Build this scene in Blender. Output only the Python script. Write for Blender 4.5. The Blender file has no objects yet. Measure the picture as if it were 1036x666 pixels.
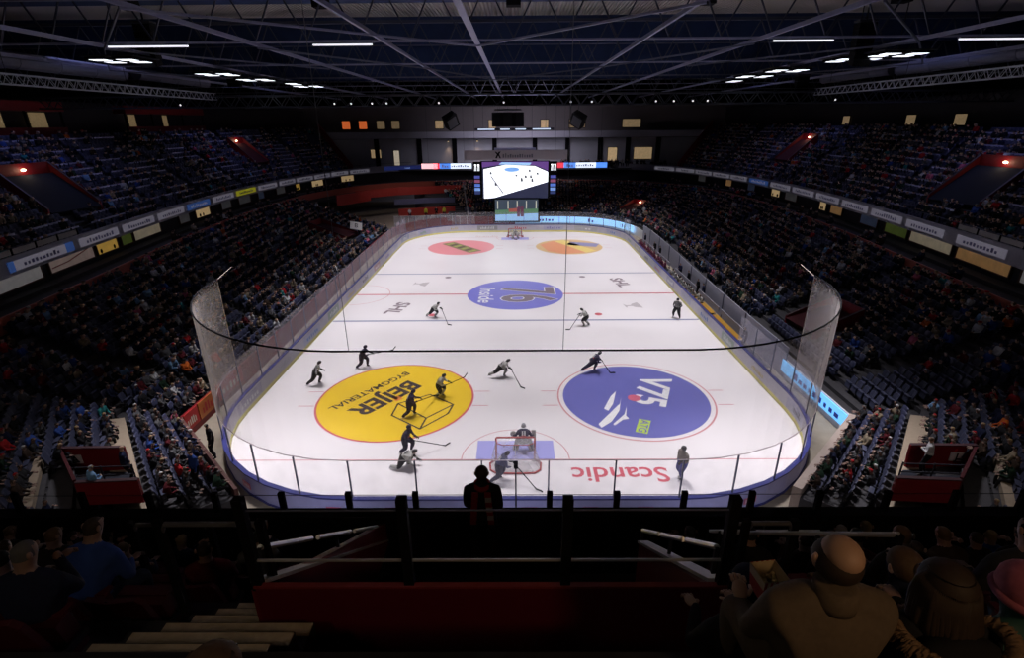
import bpy, bmesh, math, random
import numpy as np
from mathutils import Vector, Matrix
random.seed(7)
rng = np.random.default_rng(7)
S = bpy.context.scene
COL = S.collection
PI = math.pi

# ------------------------------------------------------------------ camera
CAM = Vector((0.05, -46.886, 15.016))
cam_data = bpy.data.cameras.new('camera')
cam_data.sensor_width = 36.0
cam_data.lens = 526.59 / 1036 * 36
cam_data.clip_start = 0.1
cam_data.clip_end = 500
cam = bpy.data.objects.new('camera', cam_data)
COL.objects.link(cam)
YAW, PIT, ROLL = 0.00799, 0.37735, 0.00785
CMAT = Matrix.Translation(CAM) @ Matrix.Rotation(YAW, 4, 'Z') @ Matrix.Rotation(PI/2 - PIT, 4, 'X') @ Matrix.Rotation(-ROLL, 4, 'Z')
cam.matrix_world = CMAT
S.camera = cam
CINV = CMAT.inverted()
def view_px(p):
    """where a world point lands in the 1036 x 666 frame (only used to choose which repeats stay individual)"""
    q = CINV @ Vector(p)
    if q.z > -0.1: return None
    return 518 + 526.59*q.x/(-q.z), 333 - 526.59*q.y/(-q.z), -q.z

# ------------------------------------------------------------------ world, exposure
S.view_settings.view_transform = 'Standard'
S.view_settings.look = 'None'
S.view_settings.gamma = 1.0
S.view_settings.use_curve_mapping = False
S.view_settings.exposure = 0.0
S.cycles.max_bounces = 5
S.cycles.diffuse_bounces = 3
S.cycles.glossy_bounces = 2
S.cycles.transparent_max_bounces = 16
S.cycles.sample_clamp_indirect = 3.0
world = bpy.data.worlds.new('arena_air')
S.world = world
world.use_nodes = True
world.node_tree.nodes['Background'].inputs[0].default_value = (0.08, 0.10, 0.25, 1)
world.node_tree.nodes['Background'].inputs[1].default_value = 0.0

def area_lamp(name, loc, target, size, energy, color, spread=180, size_y=None):
    L = bpy.data.lights.new(name, 'AREA')
    L.energy = energy; L.color = color; L.size = size; L.spread = math.radians(spread)
    if size_y: L.shape = 'RECTANGLE'; L.size_y = size_y
    o = bpy.data.objects.new(name, L); COL.objects.link(o)
    o.location = loc
    o.rotation_euler = (Vector(target)-Vector(loc)).to_track_quat('-Z', 'Y').to_euler()
    return o
# the hall's floodlights: four rows of lamps over the ice, all aimed down onto it
ICE_E = 760
for x in (-14.2, -5, 5, 14.2):
    for y, ty, ei, eo, sp_ in ((-21, -27, 235, 335, 48), (-15, -18.5, 240, 245, 52), (-7, -9, 262, 305, 58), (2, 1, 275, 319, 60), (11, 11, 272, 329, 60), (19, 21, 268, 324, 62), (25, 29.5, 194, 224, 62)):
        area_lamp('ice_floodlight', (x, y, 18.7), (x*(0.95 if abs(x) > 10 else .95), ty, 0), 2.2, eo if abs(x) > 10 else ei, (1.0, 0.955, 0.99), sp_)
# dim bluish fill light added over the stands to lift their darkness
for x in (-37, 37):
    for y in (0, 30):
        area_lamp('fill_light', (x, y, 19.5), (x*0.95, y, 6), 9, 185, (0.42, 0.46, 1.0), 150)
area_lamp('fill_light', (0, 46, 19.0), (0, 63, 10), 16, 1200, (0.85, 0.8, 0.95), 100)  # unseen lamp added to brighten the far wall
area_lamp('fill_light', (-17, 36, 13.0), (-16, 42, 3), 3, 130, (1.0, 0.85, 0.85), 110)  # unseen lamp added to brighten the red far left corner
# concourse lamp behind the camera and stair lamps (warm)
area_lamp('concourse_lamp', (2.9, -48.4, 15.9), (1.5, -45.2, 12.9), 0.5, 13.0, (1.0, 0.62, 0.32), 120)
area_lamp('stair_lamp', (-3.4, -48.0, 16.2), (-2.2, -44.6, 11.6), 0.5, 6.0, (1.0, 0.80, 0.55), 120)

# unseen fill lamps added under the near balcony to brighten the corner walls
for x in (-14.5, 14.5):
    area_lamp('balcony_fill', (x, -36.5, 9.2), (x*1.02, -30.5, 2), 1.2, 17, (1.0, .86, .72), 120)

for x in (-7.5, 0, 7.5):
    area_lamp('balcony_fill', (x, -37.6, 8.4), (x*1.02, -30.2, .3), 1.0, 34, (.86, .84, 1.0), 50)  # unseen row added to brighten the backs of the near boards

# ------------------------------------------------------------------ helpers
class MB:
    """collects shapes and links them as ONE mesh object"""
    def __init__(s): s.v = []; s.f = []; s.m = []; s.smooth = False
    def add(s, vs, fs, mi=0):
        b = len(s.v); s.v += [tuple(v) for v in vs]
        for f in fs: s.f.append(tuple(i+b for i in f)); s.m.append(mi)
        return s
    def box(s, c, d, rz=0, mi=0, rx=0, ry=0):
        hx, hy, hz = d[0]/2, d[1]/2, d[2]/2
        R = Matrix.Rotation(rz, 3, 'Z') @ Matrix.Rotation(ry, 3, 'Y') @ Matrix.Rotation(rx, 3, 'X')
        c = Vector(c)
        vs = [c + R @ Vector((x, y, z)) for z in (-hz, hz) for x, y in ((-hx, -hy), (hx, -hy), (hx, hy), (-hx, hy))]
        return s.add(vs, [(3, 2, 1, 0), (4, 5, 6, 7), (0, 1, 5, 4), (1, 2, 6, 5), (2, 3, 7, 6), (3, 0, 4, 7)], mi)
    def bar(s, a, b, w, h=None, mi=0):
        a, b = Vector(a), Vector(b); h = h or w; d = (b-a)
        if d.length < 1e-6: return s
        L = d.length; d.normalize()
        up = Vector((0, 0, 1)) if abs(d.z) < .95 else Vector((0, 1, 0))
        x = d.cross(up).normalized(); z = x.cross(d)
        vs = [p + x*sx*w/2 + z*sz*h/2 for p in (a, b) for sx, sz in ((-1, -1), (1, -1), (1, 1), (-1, 1))]
        return s.add(vs, [(0, 1, 2, 3), (7, 6, 5, 4), (0, 4, 5, 1), (1, 5, 6, 2), (2, 6, 7, 3), (3, 7, 4, 0)], mi)
    def tube(s, pts, r, n=8, mi=0, closed=False, caps=True):
        pts = [Vector(p) for p in pts]; N = len(pts)
        rs = r if isinstance(r, (list, tuple)) else [r]*N
        vs = []
        for i, p in enumerate(pts):
            if closed: d = pts[(i+1) % N]-pts[i-1]
            else: d = pts[min(i+1, N-1)]-pts[max(i-1, 0)]
            if d.length < 1e-9: d = Vector((0, 0, 1))
            d.normalize()
            up = Vector((0, 0, 1)) if abs(d.z) < .9 else Vector((0, 1, 0))
            x = d.cross(up).normalized(); z = x.cross(d)
            for k in range(n):
                a = 2*PI*k/n
                vs.append(p + (x*math.cos(a)+z*math.sin(a))*rs[i])
        fs = []
        for i in range(N if closed else N-1):
            j = (i+1) % N
            for k in range(n):
                l = (k+1) % n
                fs.append((i*n+k, j*n+k, j*n+l, i*n+l))
        if caps and not closed:
            fs.append(tuple(range(n))); fs.append(tuple(reversed(range((N-1)*n, N*n))))
        return s.add(vs, fs, mi)
    def ball(s, c, r, nu=10, nv=7, mi=0, R=None):
        if not isinstance(r, (list, tuple)): r = (r, r, r)
        c = Vector(c); vs = []; R = R or Matrix.Identity(3)
        for j in range(1, nv):
            t = PI*j/nv
            for i in range(nu):
                a = 2*PI*i/nu
                vs.append(c + R @ Vector((r[0]*math.sin(t)*math.cos(a), r[1]*math.sin(t)*math.sin(a), r[2]*math.cos(t))))
        b = len(vs); vs.append(c + R @ Vector((0, 0, r[2]))); vs.append(c - R @ Vector((0, 0, r[2])))
        fs = []
        for j in range(nv-2):
            for i in range(nu):
                k = (i+1) % nu
                fs.append((j*nu+i, (j+1)*nu+i, (j+1)*nu+k, j*nu+k))
        for i in range(nu):
            k = (i+1) % nu
            fs.append((b, i, k)); fs.append((b+1, (nv-2)*nu+k, (nv-2)*nu+i))
        return s.add(vs, fs, mi)
    def prism(s, poly, z0, z1, mi=0):
        n = len(poly)
        vs = [(x, y, z0) for x, y in poly]+[(x, y, z1) for x, y in poly]
        fs = [tuple(reversed(range(n))), tuple(range(n, 2*n))]+[(i, (i+1) % n, n+(i+1) % n, n+i) for i in range(n)]
        return s.add(vs, fs, mi)
    def wall(s, path, z0, z1, th, mi=0, closed=False):
        """a standing strip of thickness th along a plan path; z0/z1 may be lists"""
        N = len(path); P = [Vector((p[0], p[1], 0)) for p in path]
        Z0 = z0 if isinstance(z0, (list, tuple)) else [z0]*N
        Z1 = z1 if isinstance(z1, (list, tuple)) else [z1]*N
        vs = []
        for i in range(N):
            d = (P[(i+1) % N]-P[i-1]) if closed else (P[min(i+1, N-1)]-P[max(i-1, 0)])
            d.normalize(); nrm = Vector((d.y, -d.x, 0))*th/2
            for q, z in ((P[i]-nrm, Z0[i]), (P[i]+nrm, Z0[i]), (P[i]+nrm, Z1[i]), (P[i]-nrm, Z1[i])):
                vs.append((q.x, q.y, z))
        fs = []
        for i in range(N if closed else N-1):
            j = (i+1) % N
            for k in range(4):
                l = (k+1) % 4
                fs.append((i*4+k, j*4+k, j*4+l, i*4+l))
        if not closed: fs += [(0, 1, 2, 3), tuple((N-1)*4+k for k in (3, 2, 1, 0))]
        return s.add(vs, fs, mi)
    def mesh(s, name, mats, smooth=False):
        me = bpy.data.meshes.new(name)
        me.from_pydata(s.v, [], s.f)
        for m in (mats if isinstance(mats, (list, tuple)) else [mats]): me.materials.append(m)
        if len(me.polygons):
            me.polygons.foreach_set('material_index', s.m)
            if smooth: me.polygons.foreach_set('use_smooth', [True]*len(me.polygons))
        me.validate(); me.update()
        return me
    def build(s, name, mats, parent=None, smooth=False, loc=None, rz=None):
        o = bpy.data.objects.new(name, s.mesh(name, mats, smooth)); COL.objects.link(o)
        if parent: o.parent = parent
        if loc is not None: o.location = loc
        if rz is not None: o.rotation_euler = (0, 0, rz)
        return o

def tag(o, label=None, cat=None, group=None, kind=None):
    if label: o['label'] = label
    if cat: o['category'] = cat
    if group: o['group'] = group
    if kind: o['kind'] = kind
    return o
def empty(name, loc=(0, 0, 0), rz=0.0, label=None, cat=None, group=None, kind=None):
    o = bpy.data.objects.new(name, None); COL.objects.link(o)
    o.location = loc; o.rotation_euler = (0, 0, rz); o.empty_display_size = .1
    return tag(o, label, cat, group, kind)
def copy_tree(o, parent=None):
    c = o.copy(); COL.objects.link(c); c.parent = parent
    for ch in list(o.children): copy_tree(ch, c)
    return c

MATS = {}
def mat(name, col, rough=.6, metal=0.0, emit=0.0, ecol=None, var=.12, scale=8.0, bump=0.0, spec=.4):
    if name in MATS: return MATS[name]
    m = bpy.data.materials.new(name); m.use_nodes = True; nt = m.node_tree; N = nt.nodes
    b = N['Principled BSDF']
    b.inputs['Roughness'].default_value = rough; b.inputs['Metallic'].default_value = metal
    b.inputs['Specular IOR Level'].default_value = spec
    b.inputs['Base Color'].default_value = (*col, 1)
    if var > 0:
        tc = N.new('ShaderNodeTexCoord'); no = N.new('ShaderNodeTexNoise'); no.inputs['Scale'].default_value = scale
        nt.links.new(tc.outputs['Object'], no.inputs['Vector'])
        mx = N.new('ShaderNodeMix'); mx.data_type = 'RGBA'
        mx.inputs['A'].default_value = (*[c*(1-var) for c in col], 1)
        mx.inputs['B'].default_value = (*[min(1, c*(1+var)) for c in col], 1)
        nt.links.new(no.outputs['Fac'], mx.inputs['Factor'])
        nt.links.new(mx.outputs['Result'], b.inputs['Base Color'])
        if bump > 0:
            bp = N.new('ShaderNodeBump'); bp.inputs['Strength'].default_value = bump
            nt.links.new(no.outputs['Fac'], bp.inputs['Height']); nt.links.new(bp.outputs['Normal'], b.inputs['Normal'])
    if emit > 0:
        b.inputs['Emission Color'].default_value = (*(ecol or col), 1); b.inputs['Emission Strength'].default_value = emit
    MATS[name] = m
    return m
def clear_mat(name, col, alpha, gloss=.06, rough=.15, var=.3, mesh_k=0):
    """thin see-through sheet: part plain pass-through, part matt haze, part gloss"""
    m = bpy.data.materials.new(name); m.use_nodes = True; nt = m.node_tree; N = nt.nodes
    for n in list(N): N.remove(n)
    out = N.new('ShaderNodeOutputMaterial'); t = N.new('ShaderNodeBsdfTransparent'); d = N.new('ShaderNodeBsdfDiffuse')
    g = N.new('ShaderNodeBsdfGlossy'); g.inputs['Roughness'].default_value = rough
    d.inputs['Color'].default_value = (*col, 1)
    tc = N.new('ShaderNodeTexCoord'); no = N.new('ShaderNodeTexNoise'); no.inputs['Scale'].default_value = 1.3; no.inputs['Detail'].default_value = 2
    nt.links.new(tc.outputs['Object'], no.inputs['Vector'])
    mr = N.new('ShaderNodeMapRange'); mr.inputs['From Min'].default_value = .3; mr.inputs['From Max'].default_value = .7
    mr.inputs['To Min'].default_value = alpha*(1-var); mr.inputs['To Max'].default_value = alpha*(1+var)
    nt.links.new(no.outputs['Fac'], mr.inputs['Value'])
    a = N.new('ShaderNodeMixShader'); nt.links.new(mr.outputs['Result'], a.inputs['Fac'])
    nt.links.new(t.outputs[0], a.inputs[1]); nt.links.new(d.outputs[0], a.inputs[2])
    if mesh_k:      # woven mesh: the more slanting the look through it, the denser its strands lie
        lw = N.new('ShaderNodeLayerWeight'); lw.inputs['Blend'].default_value = .5
        c1 = N.new('ShaderNodeMath'); c1.operation = 'SUBTRACT'; c1.inputs[0].default_value = 1.06; nt.links.new(lw.outputs['Facing'], c1.inputs[1])
        c2 = N.new('ShaderNodeMath'); c2.operation = 'DIVIDE'; c2.inputs[0].default_value = -mesh_k; nt.links.new(c1.outputs[0], c2.inputs[1])
        c3 = N.new('ShaderNodeMath'); c3.operation = 'EXPONENT'; nt.links.new(c2.outputs[0], c3.inputs[0])
        c4 = N.new('ShaderNodeMath'); c4.operation = 'SUBTRACT'; c4.inputs[0].default_value = 1; nt.links.new(c3.outputs[0], c4.inputs[1])
        nt.links.new(c4.outputs[0], a.inputs['Fac'])
    b = N.new('ShaderNodeMixShader'); b.inputs['Fac'].default_value = gloss
    nt.links.new(a.outputs[0], b.inputs[1]); nt.links.new(g.outputs[0], b.inputs[2])
    nt.links.new(b.outputs[0], out.inputs['Surface'])
    return m
def srgb(r, g, b):
    return tuple(((c/255)/12.92 if c/255 <= .04045 else ((c/255+.055)/1.055)**2.4) for c in (r, g, b))

def text_mesh(body, size, extr=0.0, shear=0.0, bold=0.0, sx=1.0, align='CENTER'):
    cu = bpy.data.curves.new('t', 'FONT'); cu.body = body; cu.size = size; cu.extrude = extr; cu.shear = shear
    cu.offset = bold; cu.align_x = align; cu.align_y = 'CENTER'; cu.resolution_u = 3
    o = bpy.data.objects.new('t', cu); COL.objects.link(o)
    bpy.context.view_layer.update()
    me = bpy.data.meshes.new_from_object(o.evaluated_get(bpy.context.evaluated_depsgraph_get()))
    bpy.data.objects.remove(o); bpy.data.curves.remove(cu)
    if sx != 1.0:
        for v in me.vertices: v.co.x *= sx
    return me
def text(name, body, size, M, material, parent=None, **kw):
    me = text_mesh(body, size, **kw); me.transform(M); me.name = name
    me.materials.clear(); me.materials.append(material)
    o = bpy.data.objects.new(name, me); COL.objects.link(o)
    if parent: o.parent = parent
    return o

# ------------------------------------------------------------------ materials
m_conc = mat('concrete_floor', srgb(150, 140, 125), .75, var=.18, scale=2.5, bump=.05)
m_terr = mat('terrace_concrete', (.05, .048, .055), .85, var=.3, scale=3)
m_black = mat('matt_black', (.006, .006, .008), .85, spec=.1)
m_dark = mat('dark_steel', (.03, .032, .045), .5, .3)
m_steel = mat('grey_steel', (.13, .14, .20), .45, .4)
m_truss = mat('truss_aluminium', (.42, .43, .50), .4, .5)
m_beam = mat('painted_roof_beam', (.26, .27, .42), .5, .1)
m_chord = mat('dark_roof_chord', (.05, .055, .09), .5, .2)
m_blue_baf = mat('navy_acoustic_baffle', (.012, .030, .10), .8, var=.3, scale=1.0)
m_red = mat('red_panel', (.20, .006, .012), .5, var=.15, scale=2)
m_redpaint = mat('red_rail_paint', (.42, .09, .06), .5)
m_white = mat('white_paint', (.75, .75, .78), .45)
m_alu = mat('brushed_aluminium', (.62, .62, .66), .35, .6)
m_grey = mat('grey_fascia', (.26, .25, .31), .6)
m_lampw = mat('lamp_white', (1, 1, 1), emit=1.7, ecol=(.86, .9, 1.0), var=0)
m_lampwarm = mat('lamp_warm', (1, .8, .5), emit=3.0, ecol=(1, .72, .38), var=0)
# ------------------------------------------------------------------ bowl geometry
RF = [(17.0, -24.2), (17.0, -12), (17.2, 0), (17.6, 12), (17.6, 24), (16.4, 30), (13, 34.3), (8, 36), (0, 36.4)]
RR = [(27.4, -26), (29.4, -10), (31.2, 3), (32, 15), (31.8, 27), (30, 36), (25.5, 44.5), (17, 50), (0, 52)]
RB = [(29.2, -26), (31.8, -11), (33.7, 3), (34.7, 15), (34.6, 27), (33, 38.5), (29, 50), (20, 58), (0, 60)]
RT = [(40.5, -28), (42.5, -10), (44, 4), (45, 16), (45, 28), (43, 42), (37, 58), (26, 68), (0, 72)]
def cr(P, u):
    n = len(P)-1; u = min(max(u, 0.0), n); i = min(int(u), n-1); t = u-i
    a, b, c, d = P[max(i-1, 0)], P[i], P[i+1], P[min(i+2, n)]
    return tuple(.5*((2*b[j])+(-a[j]+c[j])*t+(2*a[j]-5*b[j]+4*c[j]-d[j])*t*t+(-a[j]+3*b[j]-3*c[j]+d[j])*t**3) for j in (0, 1))
NL, NU = 15, 14
def lerp2(a, b, q): return (a[0]+(b[0]-a[0])*q, a[1]+(b[1]-a[1])*q)
CF = [(17.0, -24.2), (11.4, -29.8)]; CR_ = [(27.4, -26), (20.2, -38.5)]
def lowp(u, k): return lerp2(cr(RF, u), cr(RR, u), k/NL)
def upp(u, k): return lerp2(cr(RB, u), cr(RT, u), k/NU)
def chp(u, k): return lerp2(lerp2(CF[0], CF[1], u), lerp2(CR_[0], CR_[1], u), k/NL)
def zl(k): return .9+3.6*k/NL
def zu(k): return 7.0+6.9*k/NU
def ring(P, s, u0, u1, n, off=0.0):
    pts = [cr(P, u0+(u1-u0)*i/n) for i in range(n+1)]
    if off:
        q = []
        for i, p in enumerate(pts):
            a, b = Vector(pts[max(i-1, 0)]), Vector(pts[min(i+1, n)]); d = (b-a).normalized()
            q.append((p[0]+d.y*off, p[1]-d.x*off))          # positive = outward
        pts = q
    return [(s*p[0], p[1]) for p in pts]

def struct(o, kind='structure'): o['kind'] = kind; return o

# floor
struct(MB().box((0, 15, -.12), (110, 130, .2)).build('floor', m_conc))

def terrace(name, fn, zf, K, us, s, zbase):
    """stepped seating: K rows, each a riser and a tread, with a back and an underside"""
    mb = MB(); n = len(us)
    prof = [(0, zbase)]
    for k in range(K): prof += [(k, zf(k)), (k+1, zf(k))]
    prof += [(K, zbase)]
    vs = []
    for u in us:
        for k, z in prof:
            p = fn(u, k); vs.append((s*p[0], p[1], z))
    m = len(prof); fs = []
    for i in range(n-1):
        for j in range(m):
            l = (j+1) % m
            q = (i*m+j, (i+1)*m+j, (i+1)*m+l, i*m+l)
            fs.append(q if s > 0 else tuple(reversed(q)))
    fs += [tuple(range(m)), tuple(reversed(range((n-1)*m, n*m)))]
    mb.add(vs, fs)
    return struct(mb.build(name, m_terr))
lin = lambda a, b, n: [a+(b-a)*i/n for i in range(n+1)]
LOWU = {1: lin(0, 8, 64), -1: lin(0, 4.5, 36)}
for s, nm in ((1, 'right'), (-1, 'left')):
    terrace('terrace_lower_'+nm, lowp, zl, NL, LOWU[s], s, -.02)
    terrace('terrace_corner_'+nm, chp, zl, NL, [0, .33, .66, 1], s, -.02)
    terrace('terrace_upper_'+nm, upp, zu, NU, lin(0, 6, 48), s, 6.6)
terrace('terrace_far_left', lowp, zl, NL, lin(6.9, 8, 10), -1, -.02)

# front walls of the lower bowl
for s, nm in ((1, 'right'), (-1, 'left')):
    w = MB().wall(ring(RF, s, 0, 8, 64, -.08), -.02, 1.15 if s > 0 else 1.3, .1)
    struct(w.build('wall_stand_front_'+nm, m_white if s > 0 else m_red))
    c = MB().wall([(s*(CF[0][0]-.05), CF[0][1]+.05), (s*(CF[1][0]-.07), CF[1][1]+.07)], -.02, 1.3, .14 if s < 0 else .34)
    struct(c.build('wall_corner_front_'+nm, mat('corner_wall_brown', (.10, .035, .03), .6) if s < 0 else mat('corner_wall_beige', (.42, .34, .30), .6)))
    # box level floor and the windows' wall under the balcony
    b = MB()
    for k in range(3):
        a0 = ring(RR, s, 0, 8, 64, .1+1.0*k); a1 = ring(RR, s, 0, 8, 64, 1.1+1.0*k); z = 4.55+.28*k
        n = len(a0)
        vs = [(x, y, z) for x, y in a0]+[(x, y, z) for x, y in a1]+[(x, y, z-.6) for x, y in a0]
        b.add(vs, [(i, i+1, n+i+1, n+i) for i in range(n-1)]+[(2*n+i, 2*n+i+1, i+1, i) for i in range(n-1)])
    struct(b.build('terrace_box_'+nm, m_terr))
    r = MB().wall(ring(RR, s, 0, 8, 64, 0), 4.4, 5.3, .12)
    struct(r.build('trim_rail_'+nm, m_redpaint))
    r = MB().wall(ring(RB, s, 0, 8, 64, .75), 4.4, 7.0, .12)
    struct(r.build('wall_box_'+nm, mat('box_wall_dark', (.02, .018, .025), .7)))
    # balcony slab and its grey fascia
    a0 = ring(RB, s, 0, 8, 64, -.1); a1 = ring(RB, s, 0, 8, 64, 1.6); n = len(a0)
    sl = MB()
    sl.add([(x, y, 6.75) for x, y in a0]+[(x, y, 6.75) for x, y in a1]+[(x, y, 6.55) for x, y in a0]+[(x, y, 6.55) for x, y in a1],
           [(i, i+1, n+i+1, n+i) for i in range(n-1)]+[(2*n+i, 3*n+i, 3*n+i+1, 2*n+i+1) for i in range(n-1)])
    struct(sl.build('balcony_slab_'+nm, m_black))
    r = MB().wall(ring(RB, s, 0, 8, 64, -.12), 6.5, 7.62, .12)
    struct(r.build('trim_fascia_'+nm, m_grey))
    # outer wall behind the upper tier
    r = MB().wall(ring(RT, s, 0, 6, 48, 3.5), 6.6, 17.5, .3)
    struct(r.build('wall_'+nm, mat('hall_wall_dark', (.025, .023, .03), .8)))
    t = MB()
    a0 = ring(RT, s, 0, 6, 48, 0); a1 = ring(RT, s, 0, 6, 48, 3.4); n = len(a0)
    t.add([(x, y, 13.9) for x, y in a0]+[(x, y, 13.9) for x, y in a1]+[(x, y, 13.6) for x, y in a0]+[(x, y, 13.6) for x, y in a1],
          [(i, i+1, n+i+1, n+i) for i in range(n-1)]+[(2*n+i, 3*n+i, 3*n+i+1, 2*n+i+1) for i in range(n-1)])
    struct(t.build('gallery_floor_'+nm, m_terr))
    # red raking wall that closes the upper tier towards the far end
    fw = MB(); P0, P1 = cr(RB, 6), cr(RT, 6)
    fw.wall([(s*P0[0], P0[1]+.1), (s*P1[0], P1[1]+.1)], [6.6, 13.6], [8.2, 15.2], .2)
    struct(fw.build('wall_upper_end_'+nm, m_red))

# far wall of the hall: lower band of grey panels, gallery with recess above
fw = MB()
fw.box((0, 63.1, 5), (110, .3, 14.2))
struct(fw.build('wall_far', mat('far_wall_panels', (.42, .42, .48), .7, var=.1, scale=.6)))
g = MB(); g.box((0, 61.5, 12.55), (74, 3.2, .5)); g.box((0, 60.0, 13.15), (74, .08, .7))
struct(g.build('gallery_far', mat('gallery_ledge', (.34, .33, .40), .7)))
g = MB(); g.box((0, 66, 15.2), (110, .3, 6.4))
struct(g.build('wall_gallery_far', mat('gallery_back_wall', (.16, .14, .15), .8)))
g = MB(); g.box((0, 64.6, 12.7), (110, 3, .2))
struct(g.build('gallery_floor_far', m_terr))
struct(MB().box((0, 59.9, 6.7), (60, 6.2, .2)).build('gallery_deck_far', m_terr))
for x in (-27.5, -19, -12, -4, 4, 10.5, 17, 22.5, 28.5):
    struct(MB().box((x, 62.75, 9.6), (.9, .4, 5.6)).build('trim_column_far', m_black))

# far wall lit openings (each its own lit window)
def lit(name, x, y, z, w, h, col, e, label=None, rz=0.0):
    e = e*.6; mm = mat('%s_%d_%d_%d' % (name, col[0]*99, col[1]*99, e*100), tuple(c*.6 for c in col), emit=e, ecol=col, var=.35, scale=2.2)
    o = empty(name, (x, y, z), rz)
    MB().box((0, 0, 0), (w, .04, h)).build('pane', mm, o)
    f = MB()
    for sx in (-1, 1): f.box((sx*(w/2+.05), -.02, 0), (.1, .12, h+.2))
    for sz in (-1, 1): f.box((0, -.02, sz*(h/2+.05)), (w+.2, .12, .1))
    f.build('frame', m_black, o)
    return o
def window(n, *a, **k):
    return struct(lit('window_%d' % n, *a, **k))
WARM = (1, .70, .38); CREAM = (1, .86, .66); ORG = (1, .20, .05)
wi = 1
for x, z, w, h, c, e in ((-27.8, 9.4, 2.0, 1.6, WARM, .35), (-23.7, 8.6, 1.1, 2.8, CREAM, .5), (19.5, 8.9, 1.8, 2.8, WARM, .5), (25.6, 9.2, 3.6, 2.2, WARM, .35)):
    window(wi, x, 62.9, z, w, h, c, e); wi += 1
for x, w, c, e in ((-34, 1.6, ORG, .7), (-30.6, 1.6, ORG, .7), (-27, 1.6, WARM, .15), (-24, 1.6, WARM, .14), (-15.2, 1.6, WARM, .3), (-4.5, 1.4, WARM, .25), (6.0, 1.5, WARM, .3), (12.6, 3.2, WARM, .12), (23.5, 3.6, WARM, .22)):
    window(wi, x, 65.8, 14.8, w, 1.5, c, e); wi += 1
# wall lights shining down the grey wall (left of the scoreboard)
for i, x in enumerate((-13.2, -7.4)):
    o = empty('wall_lamp', (x, 62.6, 11.7), 0, ('left' if i == 0 else 'right')+' warm wall lamp on the grey far wall, left of the scoreboard sign', 'lamp', 'wall lamps on the far wall')
    MB().tube([(0, 0, 0), (0, 0, .3)], [.16, .08], 10).build('housing', m_black, o)
    MB().ball((0, 0, -.02), (.13, .13, .04)).build('bulb', m_lampwarm, o)
    L = bpy.data.lights.new('wall_lamp_light', 'SPOT'); L.energy = 160; L.color = (1, .62, .28); L.spot_size = 1.2; L.spot_blend = .8
    lo = bpy.data.objects.new('wall_lamp_light', L); COL.objects.link(lo); lo.parent = o; lo.location = (0, -.3, -.08)

# ------------------------------------------------------------------ rink
def rink_outline(off, per=10, y0=None):
    """plan outline of the boards, rounded rectangle 30 x 60 m, corners 8.5 m, pushed out by off"""
    pts = []; r = 8.5+off
    for cx, cy, a0 in ((6.5, -21.5, -90), (6.5, 21.5, 0), (-6.5, 21.5, 90), (-6.5, -21.5, 180)):
        for i in range(per+1):
            a = math.radians(a0+90*i/per)
            pts.append((cx+r*math.cos(a), cy+r*math.sin(a)))
    return pts
m_ice = mat('ice', (.80, .765, .785), .28, var=.03, scale=.35, spec=.25)
ice = struct(MB().prism(rink_outline(-.02), -.02, 0).build('ice_floor', m_ice))
def flat(name, polys, material, z=.004, mi=None):
    mb = MB()
    for p in polys: mb.add([(x, y, z) for x, y in p], [tuple(range(len(p)))])
    return mb.build(name, material, ice)
def ringpoly(cx, cy, r0, r1, n=72):
    return [[(cx+r*math.cos(a), cy+r*math.sin(a)) for r, a in ((r0, 2*PI*i/n), (r1, 2*PI*i/n), (r1, 2*PI*(i+1)/n), (r0, 2*PI*(i+1)/n))] for i in range(n)]
def disc(cx, cy, r, n=72): return [[(cx+r*math.cos(2*PI*i/n), cy+r*math.sin(2*PI*i/n)) for i in range(n)]]
def rect(x0, x1, y0, y1): return [[(x0, y0), (x1, y0), (x1, y1), (x0, y1)]]
def stroke(pts, w, closed=False):
    out = []; n = len(pts)
    for i in range(n if closed else n-1):
        a, b = Vector(pts[i]), Vector(pts[(i+1) % n]); d = (b-a).normalized(); q = Vector((-d.y, d.x))*w/2; a = a-d*w*.4; b = b+d*w*.4
        out.append([tuple(a-q), tuple(b-q), tuple(b+q), tuple(a+q)])
    return out
i_red = mat('ice_red_line', (.55, .10, .13), .3, var=.05); i_rthin = mat('ice_thin_red', (.62, .28, .30), .3, var=.05)
i_blue = mat('ice_blue_line', (.22, .24, .38), .3, var=.05)
i_yel = mat('ice_yellow', (.86, .58, .035), .3, var=.05, scale=1); i_vio = mat('ice_violet', (.15, .155, .46), .3, var=.10, scale=.8)
i_vio2 = mat('ice_violet_centre', (.20, .20, .62), .3, var=.08, scale=.8)
i_ink = mat('ice_ink', (.06, .045, .05), .35); i_wht = mat('ice_white', (.85, .85, .86), .3); i_grey = mat('ice_grey_print', (.22, .17, .20), .35)
i_pink = mat('ice_pink', (.80, .30, .33), .3, var=.05); i_tan = mat('ice_tan', (.72, .50, .24), .3, var=.1); i_crease = mat('ice_crease', (.36, .36, .74), .3)
i_lime = mat('ice_lime', (.50, .68, .10), .3); i_org = mat('ice_orange', (.80, .25, .08), .3); i_scan = mat('ice_scandic_red', (.62, .12, .16), .3)
flat('centre_line', rect(-14.95, 14.95, -.13, .13), i_red)
for y in (7.1, -7.1): flat('blue_line', rect(-14.95, 14.95, y-.13, y+.13), i_blue)
gx = 6.5+math.sqrt(8.5**2-4.5**2)-.05
for y in (26, -26): flat('goal_line', rect(-gx, gx, y-.035, y+.035), i_rthin)
flat('centre_disc', disc(0, 0, 4.5), i_vio2, .007)
flat('left_disc', disc(-7, -20, 4.45), i_yel); flat('faceoff_circle', ringpoly(-7, -20, 4.44, 4.56), i_scan, .005)
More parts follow.
